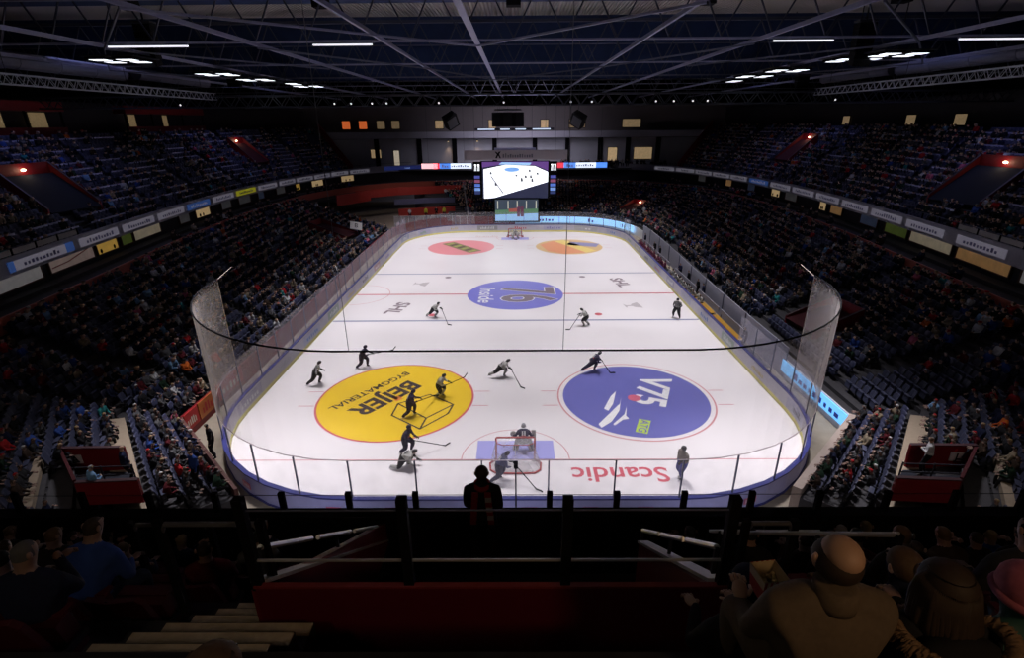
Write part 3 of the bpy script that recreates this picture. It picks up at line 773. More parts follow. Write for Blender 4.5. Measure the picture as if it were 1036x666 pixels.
def skater(name, loc, rz, team, label, group, pel=(0, 0, .80), lean=.75, ankL=(-.22, .30, .14), ankR=(.18, -.42, .16), wrL=(-.12, .62, .85), wrR=(.20, .45, .80), side=0.0, look=0.0, band=True, helmetcol=None, sc=1.0, jersey=None, **kw):
    me, I = figure(pel, lean, ankL, ankR, wrL, wrR, side=side, look=look, bulk=1.36, legb=1.42, **kw)
    top, bot, sock, hel = SW[team]
    if team == 'referee': top = m_stripe
    if jersey: top = jersey
    for m in (top, bot, sock, m_shoe, m_glove, SK, hairm['dark brown']): me.materials.append(m)
    o = bpy.data.objects.new(name, me); COL.objects.link(o)
    o.location = loc; o.rotation_euler = (0, 0, rz); o.scale = (sc, sc, sc)
    tag(o, label, 'person', group)
    # helmet with visor
    hb = MB(); R = Matrix((I['hf'].cross(I['hup']).normalized(), I['hf'], I['hup'])).transposed()
    c = I['head']+I['hup']*.035-I['hf']*.01
    hb.ball(c, (.118, .135, .115), 12, 8, 0, R); hb.tube([c+R @ Vector((sx*.112, .02, -.05)) for sx in (-1, 1)], .001, 4)
    for sx in (-1, 1): hb.ball(c+R @ Vector((sx*.108, 0, -.055)), (.02, .035, .045), 8, 5, 0, R)
    ho = hb.build('helmet', helmetcol or hel, o, True)
    fb = MB(); fc = I['head']+I['hf']*.085
    fb.ball(fc+R @ Vector((0, .022, -.005)), (.014, .018, .022), 8, 5, 0, R)       # nose
    for sx in (-1, 1): fb.ball(fc+R @ Vector((sx*.032, .008, .022)), (.014, .008, .008), 8, 4, 1, R)
    fb.tube([fc+R @ Vector((q*.026, .012-.004*abs(q), -.043)) for q in (-1, 0, 1)], .005, 5, 2)
    fb.build('face', [SK, mat('eye_dark', (.02, .015, .01), .3), mat('lips', (.35, .12, .10), .5)], o, True)
    # gloves with fingers, skates, number on the back
    for w, sgn, nm in ((I['wL'], -1, 'glove'), (I['wR'], 1, 'glove')):
        g = MB(); el = Vector(I['J'][-2][0]) if sgn > 0 else w-Vector((0, .2, .1))
        d = (w-el).normalized() if sgn > 0 else (Vector((0, .8, -.3))).normalized()
        hand_mesh(g, w, d, -sgn, 0, 1.2, 1.45); g.tube([w-d*.10, w+d*.02], [.062, .055], 8)
        g.build(nm, m_glove, o, True)
    for a in (ankL, ankR):
        a = Vector(a); b = MB(); fd = Vector(kw.get('foot') or (0, 1, 0)).normalized()
        b.bar(a+fd*-.09+Vector((0, 0, -.115)), a+fd*.20+Vector((0, 0, -.115)), .008, .04)
        b.bar(a+fd*-.07+Vector((0, 0, -.09)), a+fd*.17+Vector((0, 0, -.09)), .03, .03, 1)
        b.build('skate_blade', [m_ice_steel, m_white], o)
    if band and team != 'referee':
        bk = MB(); c = I['neck']-I['up']*.20-I['fw']*.195
        R2 = Matrix((I['rt'], I['up'], I['rt'].cross(I['up']))).transposed()
        for sx in (-1, 1): bk.add([c+R2 @ Vector((sx*.055+x, y, 0)) for x, y in ((-.035, -.11), (.035, -.11), (.035, .11), (-.035, .11))], [(0, 1, 2, 3)])
        bk.build('back_number', m_num if team == 'navy' else mat('number_dark', (.03, .03, .04), .8), o)
        w = MB(); w.tube([I['J'][1][0]+np.array(I['up'])*-.02, I['J'][1][0]+np.array(I['up'])*.035], [.185, .19], 12)
        w.build('waist_band', m_acc if team == 'navy' else mat('band_dark', (.03, .03, .05), .8), o, True)
    return o, I
def W(o, p): return (Matrix.Translation(o.location) @ Matrix.Rotation(o.rotation_euler[2], 4, 'Z')) @ Vector(p)
RG = 'hockey players on the ice'
FR = -PI/2      # facing +x (to the right in the photo)
def with_stick(o, I, heel, bdir, label, up=.0):
    h1, h2 = W(o, I['wR']+Vector((0, .05, 0))), W(o, I['wL']+Vector((0, .05, 0)))
    g = h1 if (h1-Vector(heel)).length > (h2-Vector(heel)).length else h2
    d = (g-Vector(heel)).normalized()
    return stick('hockey_stick', g+d*.12, heel, bdir, label, 'hockey sticks')
o, I = skater('person', (-12.3, -18.2, 0), FR+.25, 'referee', 'linesman in striped shirt skating right at the left edge of the yellow circle', None, lean=.55, pel=(0, 0, .86), ankL=(-.12, .12, .14), ankR=(.16, -.55, .22), wrL=(-.30, .40, .85), wrR=(.34, .15, .80))
o, I = skater('person', (-10.1, -15.8, 0), FR+.1, 'navy', 'dark navy player holding his stick out level, above the yellow circle', RG, lean=.5, pel=(0, 0, .86), ankL=(-.14, .28, .14), ankR=(.16, -.38, .14), wrL=(-.10, .66, 1.00), wrR=(.12, .48, .98))
with_stick(o, I, (-8.05, -15.35, 1.08), (.4, .1, .5), 'dark hockey stick held out level by the navy player above the yellow circle')
o, I = skater('person', (-6.75, -6.3, 0), FR-.35, 'white', 'white jersey player bent low near the left end of the near blue line', RG, lean=.85, pel=(0, 0, .80), ankL=(-.05, .05, .14), ankR=(.18, -.62, .20))
with_stick(o, I, (-5.35, -8.2, .05), (.8, -.2, 0), 'dark hockey stick of the white player by the left blue line, blade on the ice')
o, I = skater('person', (5.65, -8.4, 0), -FR-.25, 'white', 'white jersey player skating left beside the near blue line, right of centre', RG, lean=.75, pel=(0, 0, .80), ankL=(-.16, .15, .14), ankR=(.16, -.20, .14), wrL=(-.16, .60, 1.0), wrR=(.22, .50, .90))
with_stick(o, I, (4.2, -9.4, .05), (-1, -.1, 0), 'dark hockey stick of the white player right of centre by the blue line')
o, I = skater('person', (13.25, -6.7, 0), PI*.78, 'referee', 'linesman in striped shirt and black trousers standing beside the right boards', None, lean=.18, pel=(0, 0, .93), ankL=(-.30, .05, .14), ankR=(.30, -.05, .14), wrL=(-.22, .22, .98), wrR=(.22, .24, .98))
o, I = skater('person', (-.95, -17.3, 0), FR-.1, 'white', 'white jersey player lunging right at the top between the two big circles', RG, lean=.95, pel=(0, 0, .74), ankL=(-.10, .22, .14), ankR=(.16, -.72, .26), wrL=(-.10, .60, .62), wrR=(.22, .48, .60))
with_stick(o, I, (.35, -18.8, .05), (.9, -.5, 0), 'long hockey stick reaching down right from the white player in the middle')
o, I = skater('person', (4.95, -16.6, 0), FR+.15, 'navy', 'dark navy player lunging right at the top left of the violet circle', RG, lean=.8, pel=(0, 0, .78), ankL=(-.14, .18, .14), ankR=(.14, -.75, .30), wrL=(-.08, .55, .80), wrR=(.20, .48, .75))
with_stick(o, I, (6.1, -16.9, .05), (.9, .2, 0), 'dark hockey stick of the player on the edge of the violet circle')
o, I = skater('person', (-4.5, -19.8, 0), FR-.1, 'white', 'white jersey player with raised stick inside the yellow circle, upper right', RG, lean=.6, pel=(0, 0, .82), ankL=(-.14, .15, .14), ankR=(.14, -.18, .14), wrL=(-.12, .64, .95), wrR=(.16, .45, .88))
with_stick(o, I, (-2.95, -19.5, 1.15), (.5, .1, .8), 'hockey stick raised to the right by the white player in the yellow circle')
o, I = skater('person', (-5.8, -22.0, 0), FR+.3, 'navy', 'dark navy player inside the yellow circle beside the drawn box', RG, lean=.45, pel=(0, 0, .86), ankL=(-.14, .25, .14), ankR=(.14, -.42, .16), wrL=(-.12, .58, 1.0), wrR=(.16, .42, .95))
with_stick(o, I, (-4.75, -20.2, .30), (.9, .3, 0), 'hockey stick of the navy player in the yellow circle, pointing up right')
o, I = skater('person', (-5.35, -25.4, 0), FR-.2, 'navy', 'dark navy player standing over the kneeling white player below the yellow circle', RG, lean=.4, pel=(0, 0, .84), ankL=(-.16, .2, .14), ankR=(.16, -.25, .14), wrL=(-.10, .52, .95), wrR=(.18, .42, .90))
with_stick(o, I, (-3.45, -24.9, .05), (.5, .8, 0), 'hockey stick curving out right of the pair below the yellow circle')
o, I = skater('person', (-5.2, -26.55, 0), FR-.05, 'white', 'white jersey player down on one knee below the yellow circle', RG, lean=1.15, pel=(0, -.05, .55), ankL=(-.14, .10, .14), ankR=(.16, -.62, .16), wrL=(-.22, .62, .30), wrR=(.26, .55, .28), look=.3)
o, I = skater('person', (-.75, -27.55, 0), FR+.25, 'navy', 'player in blue and grey leaning right behind the near goal', RG, lean=.7, pel=(0, 0, .82), ankL=(-.10, .05, .14), ankR=(.14, -.42, .16), wrL=(-.10, .60, .85), wrR=(.16, .48, .75), jersey=mat('jersey_slate', (.06, .06, .13), .8))
with_stick(o, I, (.95, -28.3, .05), (.9, -.4, 0), 'hockey stick slanting down right behind the near goal')
o, I = skater('person', (7.5, -27.45, 0), PI*.62, 'referee', 'person in beige top and blue trousers standing at the near glass, right of the goal', None, lean=.12, pel=(0, 0, .94), ankL=(-.12, .08, .14), ankR=(.14, -.12, .14), wrL=(-.20, .30, 1.10), wrR=(.24, .12, .92), jersey=mat('top_beige', (.20, .17, .15), .8))
o.material_slots[1].link = 'OBJECT'; o.material_slots[1].material = mat('trousers_blue', (.05, .055, .22), .8); o.material_slots[2].link = 'OBJECT'; o.material_slots[2].material = mat('trousers_blue', (.05, .055, .22))
# goalkeepers
def goalie(loc, rz, team, label, stick_label, sc=1.0):
    o, I = skater('person', loc, rz, team, label, None, lean=.62, pel=(0, 0, .66), ankL=(-.42, .05, .12), ankR=(.42, .05, .12), wrL=(-.46, .42, .68), wrR=(.46, .40, .70), kneepole=(0, 1, .2), helmetcol=mat('goalie_mask', (.25, .25, .28), .3))
    pm = mat('goalie_pad', (.46, .43, .40), .7)
    for sx in (-1, 1):
        p = MB(); a = Vector((sx*.42, .12, .06)); k = Vector((sx*.24, .34, .50)); t = Vector((sx*.19, .25, .72))
        for i in range(5):
            q = i/5; p.bar(a.lerp(k, q), a.lerp(k, q+.17), .27, .12)
        p.bar(k, t, .27, .13); p.bar(a+Vector((0, -.02, 0)), a+Vector((0, .20, -.02)), .22, .08)
        p.build('leg_pad', pm, o)
    b = MB(); b.box((.50, .50, .70), (.22, .08, .38), 0, 0, -.3); b.build('blocker', pm, o)
    c = MB(); c.ball((-.50, .50, .70), (.16, .08, .17), 12, 8); c.build('catching_glove', pm, o, True)
    g = W(o, (.48, .52, .78)); h = W(o, (.12, .95, .06))
    stick('goalie_stick', g, h, W(o, (-.9, 0, 0))-W(o, (0, 0, 0)), stick_label, None, True, m_white)
    return o
goalie((.40, -25.35, 0), 0, 'navy', 'goalkeeper in dark jersey with pale pads guarding the near goal', 'goalkeeper stick in front of the near goal')
goalie((.05, 25.3, 0), PI, 'white', 'goalkeeper crouching in front of the far goal', 'goalkeeper stick in front of the far goal')

# --- spectators: prototypes
def seated_proto(i, sub, hands=True):
    P = [dict(lean=-.05, wrL=(-.08, .30, .66), wrR=(.08, .30, .66)),
         dict(lean=.28, wrL=(-.12, .36, .68), wrR=(.12, .36, .68)),
         dict(lean=.05, wrL=(-.04, .34, .90), wrR=(.04, .36, .92)),
         dict(lean=.12, wrL=(-.16, .30, .64), wrR=(.05, .28, 1.00), look=.4),
         dict(lean=-.12, wrL=(-.10, .30, .72), wrR=(.12, .26, .70), look=-.5),
         dict(lean=.45, wrL=(-.10, .42, .66), wrR=(.10, .42, .66), look=.2)][i]
    me, I = figure((0, 0, .58), ankL=(-.14, .44, .10), ankR=(.14, .42, .10), kneepole=(0, .6, 1), sub=sub, bulk=1.08, **P)
    if hands and sub:
        b = MB()
        for w, sg in ((I['wL'], 1), (I['wR'], -1)): hand_mesh(b, w+Vector((0, .02, 0)), (0, 1, -.1), sg, 0, 1.0)
        R = Matrix((I['hf'].cross(I['hup']).normalized(), I['hf'], I['hup'])).transposed(); fc = I['head']+I['hf']*.075
        b.ball(fc+R @ Vector((0, .022, -.005)), (.013, .018, .022), 6, 4, 0, R)
        for sx in (-1, 1): b.ball(I['head']+R @ Vector((sx*.085, -.005, -.005)), (.012, .02, .03), 6, 4, 0, R)
        bm = bmesh.new(); bm.from_mesh(me); k = len(bm.verts)
        vs = [bm.verts.new(v) for v in b.v]
        for f in b.f:
            try: nf = bm.faces.new([vs[q] for q in f]); nf.material_index = 5; nf.smooth = True
            except ValueError: pass
        bm.to_mesh(me); bm.free()
    return me
PROTO_HI = [seated_proto(i, 1) for i in range(6)]
PROTO_LO = [seated_proto(i, 0) for i in range(6)]
for me in PROTO_HI:
    me.name = 'seated_body'
    for m in (coatm['black'], troum['black'], troum['black'], m_shoe, SKC, SKC, hairm['dark brown']): me.materials.append(m)
# ------------------------------------------------------------------ roof
m_deck = bpy.data.materials.new('corrugated_deck'); m_deck.use_nodes = True
nt = m_deck.node_tree; N = nt.nodes; b = N['Principled BSDF']; b.inputs['Roughness'].default_value = .6; b.inputs['Base Color'].default_value = (.62, .58, .56, 1)
tc = N.new('ShaderNodeTexCoord'); wv = N.new('ShaderNodeTexWave'); wv.inputs['Scale'].default_value = 1.1; wv.bands_direction = 'X'; wv.wave_profile = 'TRI'
bp = N.new('ShaderNodeBump'); bp.inputs['Strength'].default_value = 1.0; bp.inputs['Distance'].default_value = .3
nt.links.new(tc.outputs['Object'], wv.inputs['Vector']); nt.links.new(wv.outputs['Fac'], bp.inputs['Height']); nt.links.new(bp.outputs['Normal'], b.inputs['Normal'])
struct(MB().box((0, 10, 23.3), (112, 128, .2)).build('ceiling', m_deck))
for s, nm in ((1, 'right'), (-1, 'left')):
    struct(MB().box((s*54, 10, 19), (.3, 128, 8.8)).build('wall_roof_'+nm, m_black))
def truss_mb(a, b, h, w, r, bays, mb=None, planar=False):
    """box truss between a and b: top and bottom chords and zigzag webs"""
    mb = mb or MB(); a, b = Vector(a), Vector(b); d = (b-a); L = d.length; d.normalize(); s = d.cross(Vector((0, 0, 1))).normalized()*w/2; u = Vector((0, 0, h/2))
    lines = [(-s, -u), (s, -u), (-s, u), (s, u)] if not planar else [(Vector((0, 0, 0)), -u), (Vector((0, 0, 0)), u)]
    for p, q in lines: mb.bar(a+p+q, b+p+q, r*2)
    for i in range(bays):
        t0, t1 = a+d*L*i/bays, a+d*L*(i+1)/bays; tm = (t0+t1)/2
        for p in ((-s, s) if not planar else (Vector((0, 0, 0)),)):
            mb.bar(t0+p-u, tm+p+u, r*1.1); mb.bar(tm+p+u, t1+p-u, r*1.1)
        if not planar: mb.bar(t0-s-u, t1+s-u, r*.9)
    return mb
# transverse main girders with navy baffles behind them
for i, y in enumerate((-24.0, -12.6, 0.2, 13.0, 26.0, 39.0, 52.0)):
    g = empty('roof_girder', (0, y, 19.5), 0, ['', 'nearest cross girder fully in view', 'second cross girder from the camera', 'third cross girder from the camera', 'fourth cross girder from the camera', 'fifth cross girder from the camera', 'cross girder closest to the far wall'][i]+' under the roof' if i else 'cross girder at the very top edge of the view', 'girder', 'roof girders')
    MB().box((0, 0, 0), (108, .2, .10)).build('bottom_chord', m_beam if i in (1, 2) else m_steel, g)
    MB().box((0, 0, 3.0), (108, .3, .2)).build('top_chord', m_chord, g)
    mb = MB()
    for k in range(36): 
        x0 = -54+3*k; mb.bar((x0, 0, .1), (x0+1.5, 0, 2.9), .08); mb.bar((x0+1.5, 0, 2.9), (x0+3, 0, .1), .08)
    mb.build('web', m_chord, g)
    if i < 6:
        bf = MB()
        if i != 1: bf.box((0, 1.3, 2.55), (104, .12, 2.0))
        bf.box((0, 5.2, 3.3), (104, 3.4, .25)); bf.build('acoustic_baffle', m_blue_baf, g)
    if i in (0, 1, 2, 3, 4):
        for k in range(9): MB().box((-48+12*k, 3.2, 2.6), (.9, .8, .7)).build('purlin_box', m_black, g)
# longitudinal beams
for x, nm, w in ((-2.1, 'wide central lengthwise roof beam, pale violet', .30), (-7.3, 'lengthwise roof beam left of the central beam', .13), (7.3, 'lengthwise roof beam right of the central beam', .13), (-15, 'second lengthwise roof beam left of centre', .12), (14, 'second lengthwise roof beam right of centre', .12), (-24, 'third lengthwise roof beam left of centre', .10), (23.5, 'third lengthwise roof beam right of centre', .10), (-33, 'outermost lengthwise roof beam on the left', .16), (33, 'outermost lengthwise roof beam on the right', .16)):
    o = MB().box((0, 0, -.10), (w, 92, .06)).box((0, 0, 0), (w*.4, 92, .16)).build('roof_beam', m_beam)
    o.location = (x, 15, 19.4); tag(o, nm, 'beam', 'lengthwise roof beams')
# chevron braces in plan
k = 0
for x0, y0, x1, y1 in ((-2.1, -12.6, 7.3, -24), (-2.1, -12.6, -15, -24), (7.3, 0.2, 14, -12.6), (-7.3, 0.2, -15, -12.6), (23.5, -12.6, 14, -24), (-24, -12.6, -15, -24), (14, 0.2, 23.5, -12.6), (-15, .2, -24, -12.6), (-33, 0.2, -24, -12.6), (33, .2, 23.5, -12.6), (-2.1, 13, -7.3, .2), (-2.1, 13, 7.3, .2), (-24, 13, -33, .2), (23.5, 13, 33, .2), (33, -12.6, 23.5, -24), (-33, -12.6, -24, -24)):
    o = MB().bar((0, 0, 0), (x1-x0, y1-y0, 0), .10 if k < 2 else .07, .10).build('roof_brace', m_beam if k < 2 else m_steel)
    o.location = (x0, y0, 19.2)
    tag(o, 'diagonal roof brace %s, %s bay from the camera' % (('running %s from the central beam' % ('right' if x1 > x0 else 'left')) if abs(x0+2.1) < .1 else '%s of centre, %s' % ('right' if x0 > 0 else 'left', 'at the outer edge' if abs(x0) > 30 or abs(x1) > 30 else ('at mid width' if max(abs(x0), abs(x1)) > 20 else 'nearest the middle')), {-24: 'first', -12.6: 'second', .2: 'third'}[y1]), 'brace', 'roof braces'); k += 1
# long tubes/ducts
for x, y, z, L, r, lb in ((-34, -4, 19.2, 14, .55, 'grey round air duct at the upper left'), (34.5, -3, 19.2, 16, .5, 'grey round air duct at the upper right'), (-36, 14, 19.6, 12, .5, 'grey air duct farther back on the left'), (37, 16, 19.6, 12, .5, 'grey air duct farther back on the right')):
    mb = MB().tube([(0, -L/2, 0), (0, L/2, 0)], r, 16)
    for q in range(5): mb.tube([(0, -L/2+L*q/4-.05, 0), (0, -L/2+L*q/4+.05, 0)], r*1.06, 16)
    o = mb.build('air_duct', m_steel, smooth=False); o.location = (x, y, z); tag(o, lb, 'duct')
# bright tube lamps under girders
for x, y, L, lb in ((-21, -13.2, 4.6, 'white tube lamp at upper left beside the black speaker column'), (-9.8, -13.2, 3.4, 'short white tube lamp left of the central beam'), (16.5, -13.2, 3.4, 'short white tube lamp right of the central beam'), (27.5, -13.2, 4.4, 'white tube lamp at the upper right')):
    o = empty('tube_lamp', (x, y, 19.25), 0, lb, 'lamp', 'tube lamps under the girders')
    MB().box((0, 0, .08), (L, .16, .08)).build('housing', m_steel, o)
    MB().tube([(-L/2, 0, 0), (L/2, 0, 0)], .045, 8).build('tube', mat('tube_glow', (1, 1, 1), emit=1.1, ecol=(.9, .9, 1), var=0), o)
# floodlight clusters (2 x 2 square panels)
fl = [(-25.2, -9.6), (-24.4, 0.6), (-24, 6.5), (-23.5, 12), (-22.6, 16), (24.6, -9.2), (23.6, -6.2), (22.8, 1.6), (22.6, 7.5), (22.2, 13.5)]
for i, (x, y) in enumerate(fl):
    o = empty('floodlight', (x, y, 18.95), 0, '%s floodlight cluster from the camera on the %s of the roof' % (['nearest', 'second', 'third', 'fourth', 'fifth'][i % 5], 'left' if x < 0 else 'right'), 'lamp', 'square floodlight clusters')
    MB().box((0, 0, .12), (3.4, 2.6, .06)).build('mount', m_dark, o)
    for sx in (-1, 1):
        for sy in (-1, 1):
            if i in (3, 9) and sx < 0: continue
            MB().box((sx*.85, sy*.65, 0), (1.3, 1.0, .14)).build('housing', m_black, o)
            MB().box((sx*.85, sy*.65, -.08), (1.0, .72, .02)).build('panel', m_lampw, o)
    MB().bar((0, 0, .15), (0, 0, 4.22), .05).build('hanger', m_dark, o)
# big black lighting truss across the hall and the two silver side trusses
o = empty('lighting_truss', (0, 8, 17.1), 0, 'black lattice truss hung across the whole hall with stage lamps', 'truss')
truss_mb((-50, 0, 0), (50, 0, 0), 1.0, .8, .06, 62).build('lattice', m_dark, o)
for x in (-40, -24, -8, 8, 24, 40): MB().bar((x, 0, .4), (x, 0, 2.4), .03).build('hanger', m_dark, o)
for s, nm in ((-1, 'left'), (1, 'right')):
    o = empty('side_truss', (s*29, -4, 17.55), 0, 'silver lattice truss running lengthwise at the upper '+nm, 'truss', 'silver side trusses')
    truss_mb((0, -14, 0), (0, 12, 0), .55, .45, .028, 34).build('lattice', m_truss, o)
    for y in (-10, 0, 10): MB().bar((0, y, .3), (0, y, 1.9), .025).build('hanger', m_dark, o)
# stage lamps on the big truss
k = 0
m_spoton = mat('stage_lamp_front', (1, 1, 1), emit=.6, ecol=(1, .95, 1), var=0)
for x in (-17.2, -15.6, -13.6, -12.2, -7.2, -1.0, 5.4, 7.4, 13.5, 15.2, 17.0, 18.4, 30.5, -32):
    o = empty('stage_lamp', (x, 7.6, 16.95), 0, None)
    tag(o, 'small stage lamp on the black cross truss, %s from its %s end' % (['first', 'second', 'third', 'fourth', 'fifth', 'sixth', 'seventh'][(sorted([-17.2, -15.6, -13.6, -12.2, -7.2, -1.0, -32]).index(x)) if x < 0 else sorted([5.4, 7.4, 13.5, 15.2, 17.0, 18.4, 30.5], reverse=True).index(x)], 'left' if x < 0 else 'right'), 'lamp', 'stage lamps')
    MB().tube([(0, .1, 0), (0, -.35, -.12)], [.12, .17], 10).build('lamp_body', m_black, o)
    MB().tube([(0, -.352, -.12), (0, -.362, -.123)], .09, 10).build('lens', m_spoton, o)
    MB().bar((-.18, 0, -.1), (-.18, 0, .25), .03).build('yoke', m_black, o)
# hanging black loudspeaker columns and boxes
def speaker_col(x, y, z, n, w, lb, h=.42, d=.7):
    o = empty('speaker_column', (x, y, z), 0, lb, 'loudspeaker', 'hanging loudspeakers')
    for i in range(n):
        t = -.06*i; c = MB().box((0, -.02*i*i*.3, -h*(i+.5)), (w, d, h*.92), 0, 0, -t); c.build('cabinet', m_black, o)
    MB().box((0, 0, .1), (w*1.1, d, .12)).bar((0, 0, .1), (0, 0, 1.2), .08).build('flying_frame', m_dark, o)
speaker_col(-24.2, -8, 21.2, 6, 1.1, 'tall black loudspeaker column hanging at the upper left')
speaker_col(22.9, -8, 20.9, 6, 1.1, 'tall black loudspeaker column hanging at the upper right')
speaker_col(-27.4, 9.3, 19.3, 2, 1.1, 'squat black loudspeaker above the left end of the cross truss')
speaker_col(28.0, 9.3, 19.0, 2, 1.1, 'squat black loudspeaker above the right end of the cross truss')
for s, nm in ((-1, 'left'), (1, 'right')):
    o = empty('loudspeaker', (s*7.6, 20, 15.3), -s*.5, 'tilted black loudspeaker box hanging on the %s of the central cluster' % nm, 'loudspeaker', 'tilted loudspeakers')
    MB().box((0, 0, 0), (1.5, 1.1, 1.5), 0, 0, .4, s*.5).build('cabinet', m_black, o)
    MB().box((0, -.62, -.25), (1.2, .06, 1.1), 0, 0, .4, s*.5).build('grille', m_dark, o)
    MB().bar((0, 0, .7), (0, 0, 4.2), .04).build('hanger', m_dark, o)
o = empty('speaker_cluster', (-.6, 6, 15.3), 0, 'round black loudspeaker cluster hanging above centre ice', 'loudspeaker')
for i in range(8):
    a = 2*PI*i/8; MB().box((1.05*math.cos(a), 1.05*math.sin(a), 0), (.9, .8, 1.25), a).build('cabinet', m_black, o)
MB().tube([(0, 0, .8), (0, 0, .9)], 1.3, 16).build('frame', m_dark, o)
for x, y in ((-.8, 0), (.8, 0), (0, .8)): MB().bar((x, y, .8), (x, y, 4.0), .03).build('hanger', m_dark, o)
o = empty('light_bar', (0, 6.6, 14.45), 0, 'thin bar of bluish white lights hanging below the speaker cluster', 'light bar')
MB().box((0, 0, 0), (7.6, .2, .22)).build('bar', m_dark, o)
for i, (x, w) in enumerate(((-2.7, 1.6), (-.9, .9), (.6, 1.0), (2.6, 1.7))):
    MB().box((x, -.12, 0), (w, .03, .10)).build('lamp_strip', mat('strip_blue_white', (1, 1, 1), emit=1.0, ecol=(.6, .75, 1), var=0), o)
for x in (-3, 3): MB().bar((x, 0, .1), (x, 0, 4.9), .025).build('hanger', m_dark, o)

# ------------------------------------------------------------------ balcony adverts, box windows, railings
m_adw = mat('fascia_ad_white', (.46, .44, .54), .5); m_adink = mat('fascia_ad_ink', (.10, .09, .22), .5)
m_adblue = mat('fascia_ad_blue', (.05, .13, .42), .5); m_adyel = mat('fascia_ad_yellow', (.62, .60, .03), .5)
# weak glow added to the fascia boards' colour to brighten them
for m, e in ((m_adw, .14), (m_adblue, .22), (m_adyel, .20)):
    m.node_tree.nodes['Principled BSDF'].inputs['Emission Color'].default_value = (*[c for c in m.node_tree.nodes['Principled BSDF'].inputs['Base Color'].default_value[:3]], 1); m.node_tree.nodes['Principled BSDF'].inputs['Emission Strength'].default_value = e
def arc_pts(P, s, off, n=400):
    pts = ring(P, s, 0, 8, n, off); L = [0]
    for i in range(n): L.append(L[-1]+math.dist(pts[i], pts[i+1]))
    return pts, L
def at_arc(pts, L, d):
    i = max(0, min(len(L)-2, int(np.searchsorted(L, d))-1)); q = (d-L[i])/(L[i+1]-L[i]); return lerp2(pts[i], pts[i+1], q)
def fascia_ad(s, pts, L, d, w, z0, z1, bg, ink, seed, label, group, name='fascia_sign', letters=True, emit=0):
    K = 6; P = [at_arc(pts, L, d+w*k/K) for k in range(K+1)]
    c = Vector((*P[K//2], (z0+z1)/2)); t = (Vector(P[-1])-Vector(P[0])).normalized(); inn = Vector((-t.y, t.x))*s*1.0
    if inn.dot(Vector((-c.x, 15-c.y))) < 0: inn = -inn
    mb = MB(); n = len(P)
    vs = []
    for x, y in P:
        for o_, z in ((0, z0), (.05, z0), (.05, z1), (0, z1)): vs.append((x+inn.x*o_-c.x, y+inn.y*o_-c.y, z-c.z))
    fs = []
    for k in range(n-1):
        for m in range(4): fs.append((k*4+m, (k+1)*4+m, (k+1)*4+(m+1) % 4, k*4+(m+1) % 4))
    fs += [(0, 1, 2, 3), tuple((n-1)*4+m for m in (3, 2, 1, 0))]
    mb.add(vs, fs, 0)
    if letters:
        tt = Vector((t.x, t.y, 0)); 
        if (tt.cross(Vector((0, 0, 1)))).dot(Vector((inn.x, inn.y, 0))) < 0: tt = -tt
        wordbars(mb, (0, 0, 0), tt, (0, 0, 1), w*.72, (z1-z0)*.5, max(4, int(w*2.0)), Vector((inn.x, inn.y, 0))*.075, 1, seed)
    o = mb.build(name, [bg, ink]); o.location = c
    return tag(o, label, 'sign', group)
ORD = ['first', 'second', 'third', 'fourth', 'fifth', 'sixth', 'seventh', 'eighth', 'ninth', 'tenth', 'eleventh', 'twelfth', 'thirteenth', 'fourteenth', 'fifteenth', 'sixteenth', 'seventeenth', 'eighteenth', 'nineteenth', 'twentieth', 'twenty-first', 'twenty-second', 'twenty-third', 'twenty-fourth', 'twenty-fifth', 'twenty-sixth', 'twenty-seventh', 'twenty-eighth', 'twenty-ninth', 'thirtieth']
m_edge_l = mat('pane_white_glow', (.9, .88, .8), emit=.17, ecol=(.9, .88, .85), var=.2, scale=1.5)
BOXC = {'white': ((.88, .84, .84), .17), 'pinkish': ((.95, .70, .62), .16), 'yellow': ((1, .60, .12), .42), 'green': ((.3, .42, .08), .12), 'cream': ((1, .85, .60), .20), 'amber': ((1, .55, .22), .20), 'dim blue': ((.25, .35, .6), .05), 'grey': ((.5, .5, .5), .05), 'warm': ((1, .7, .35), .55)}
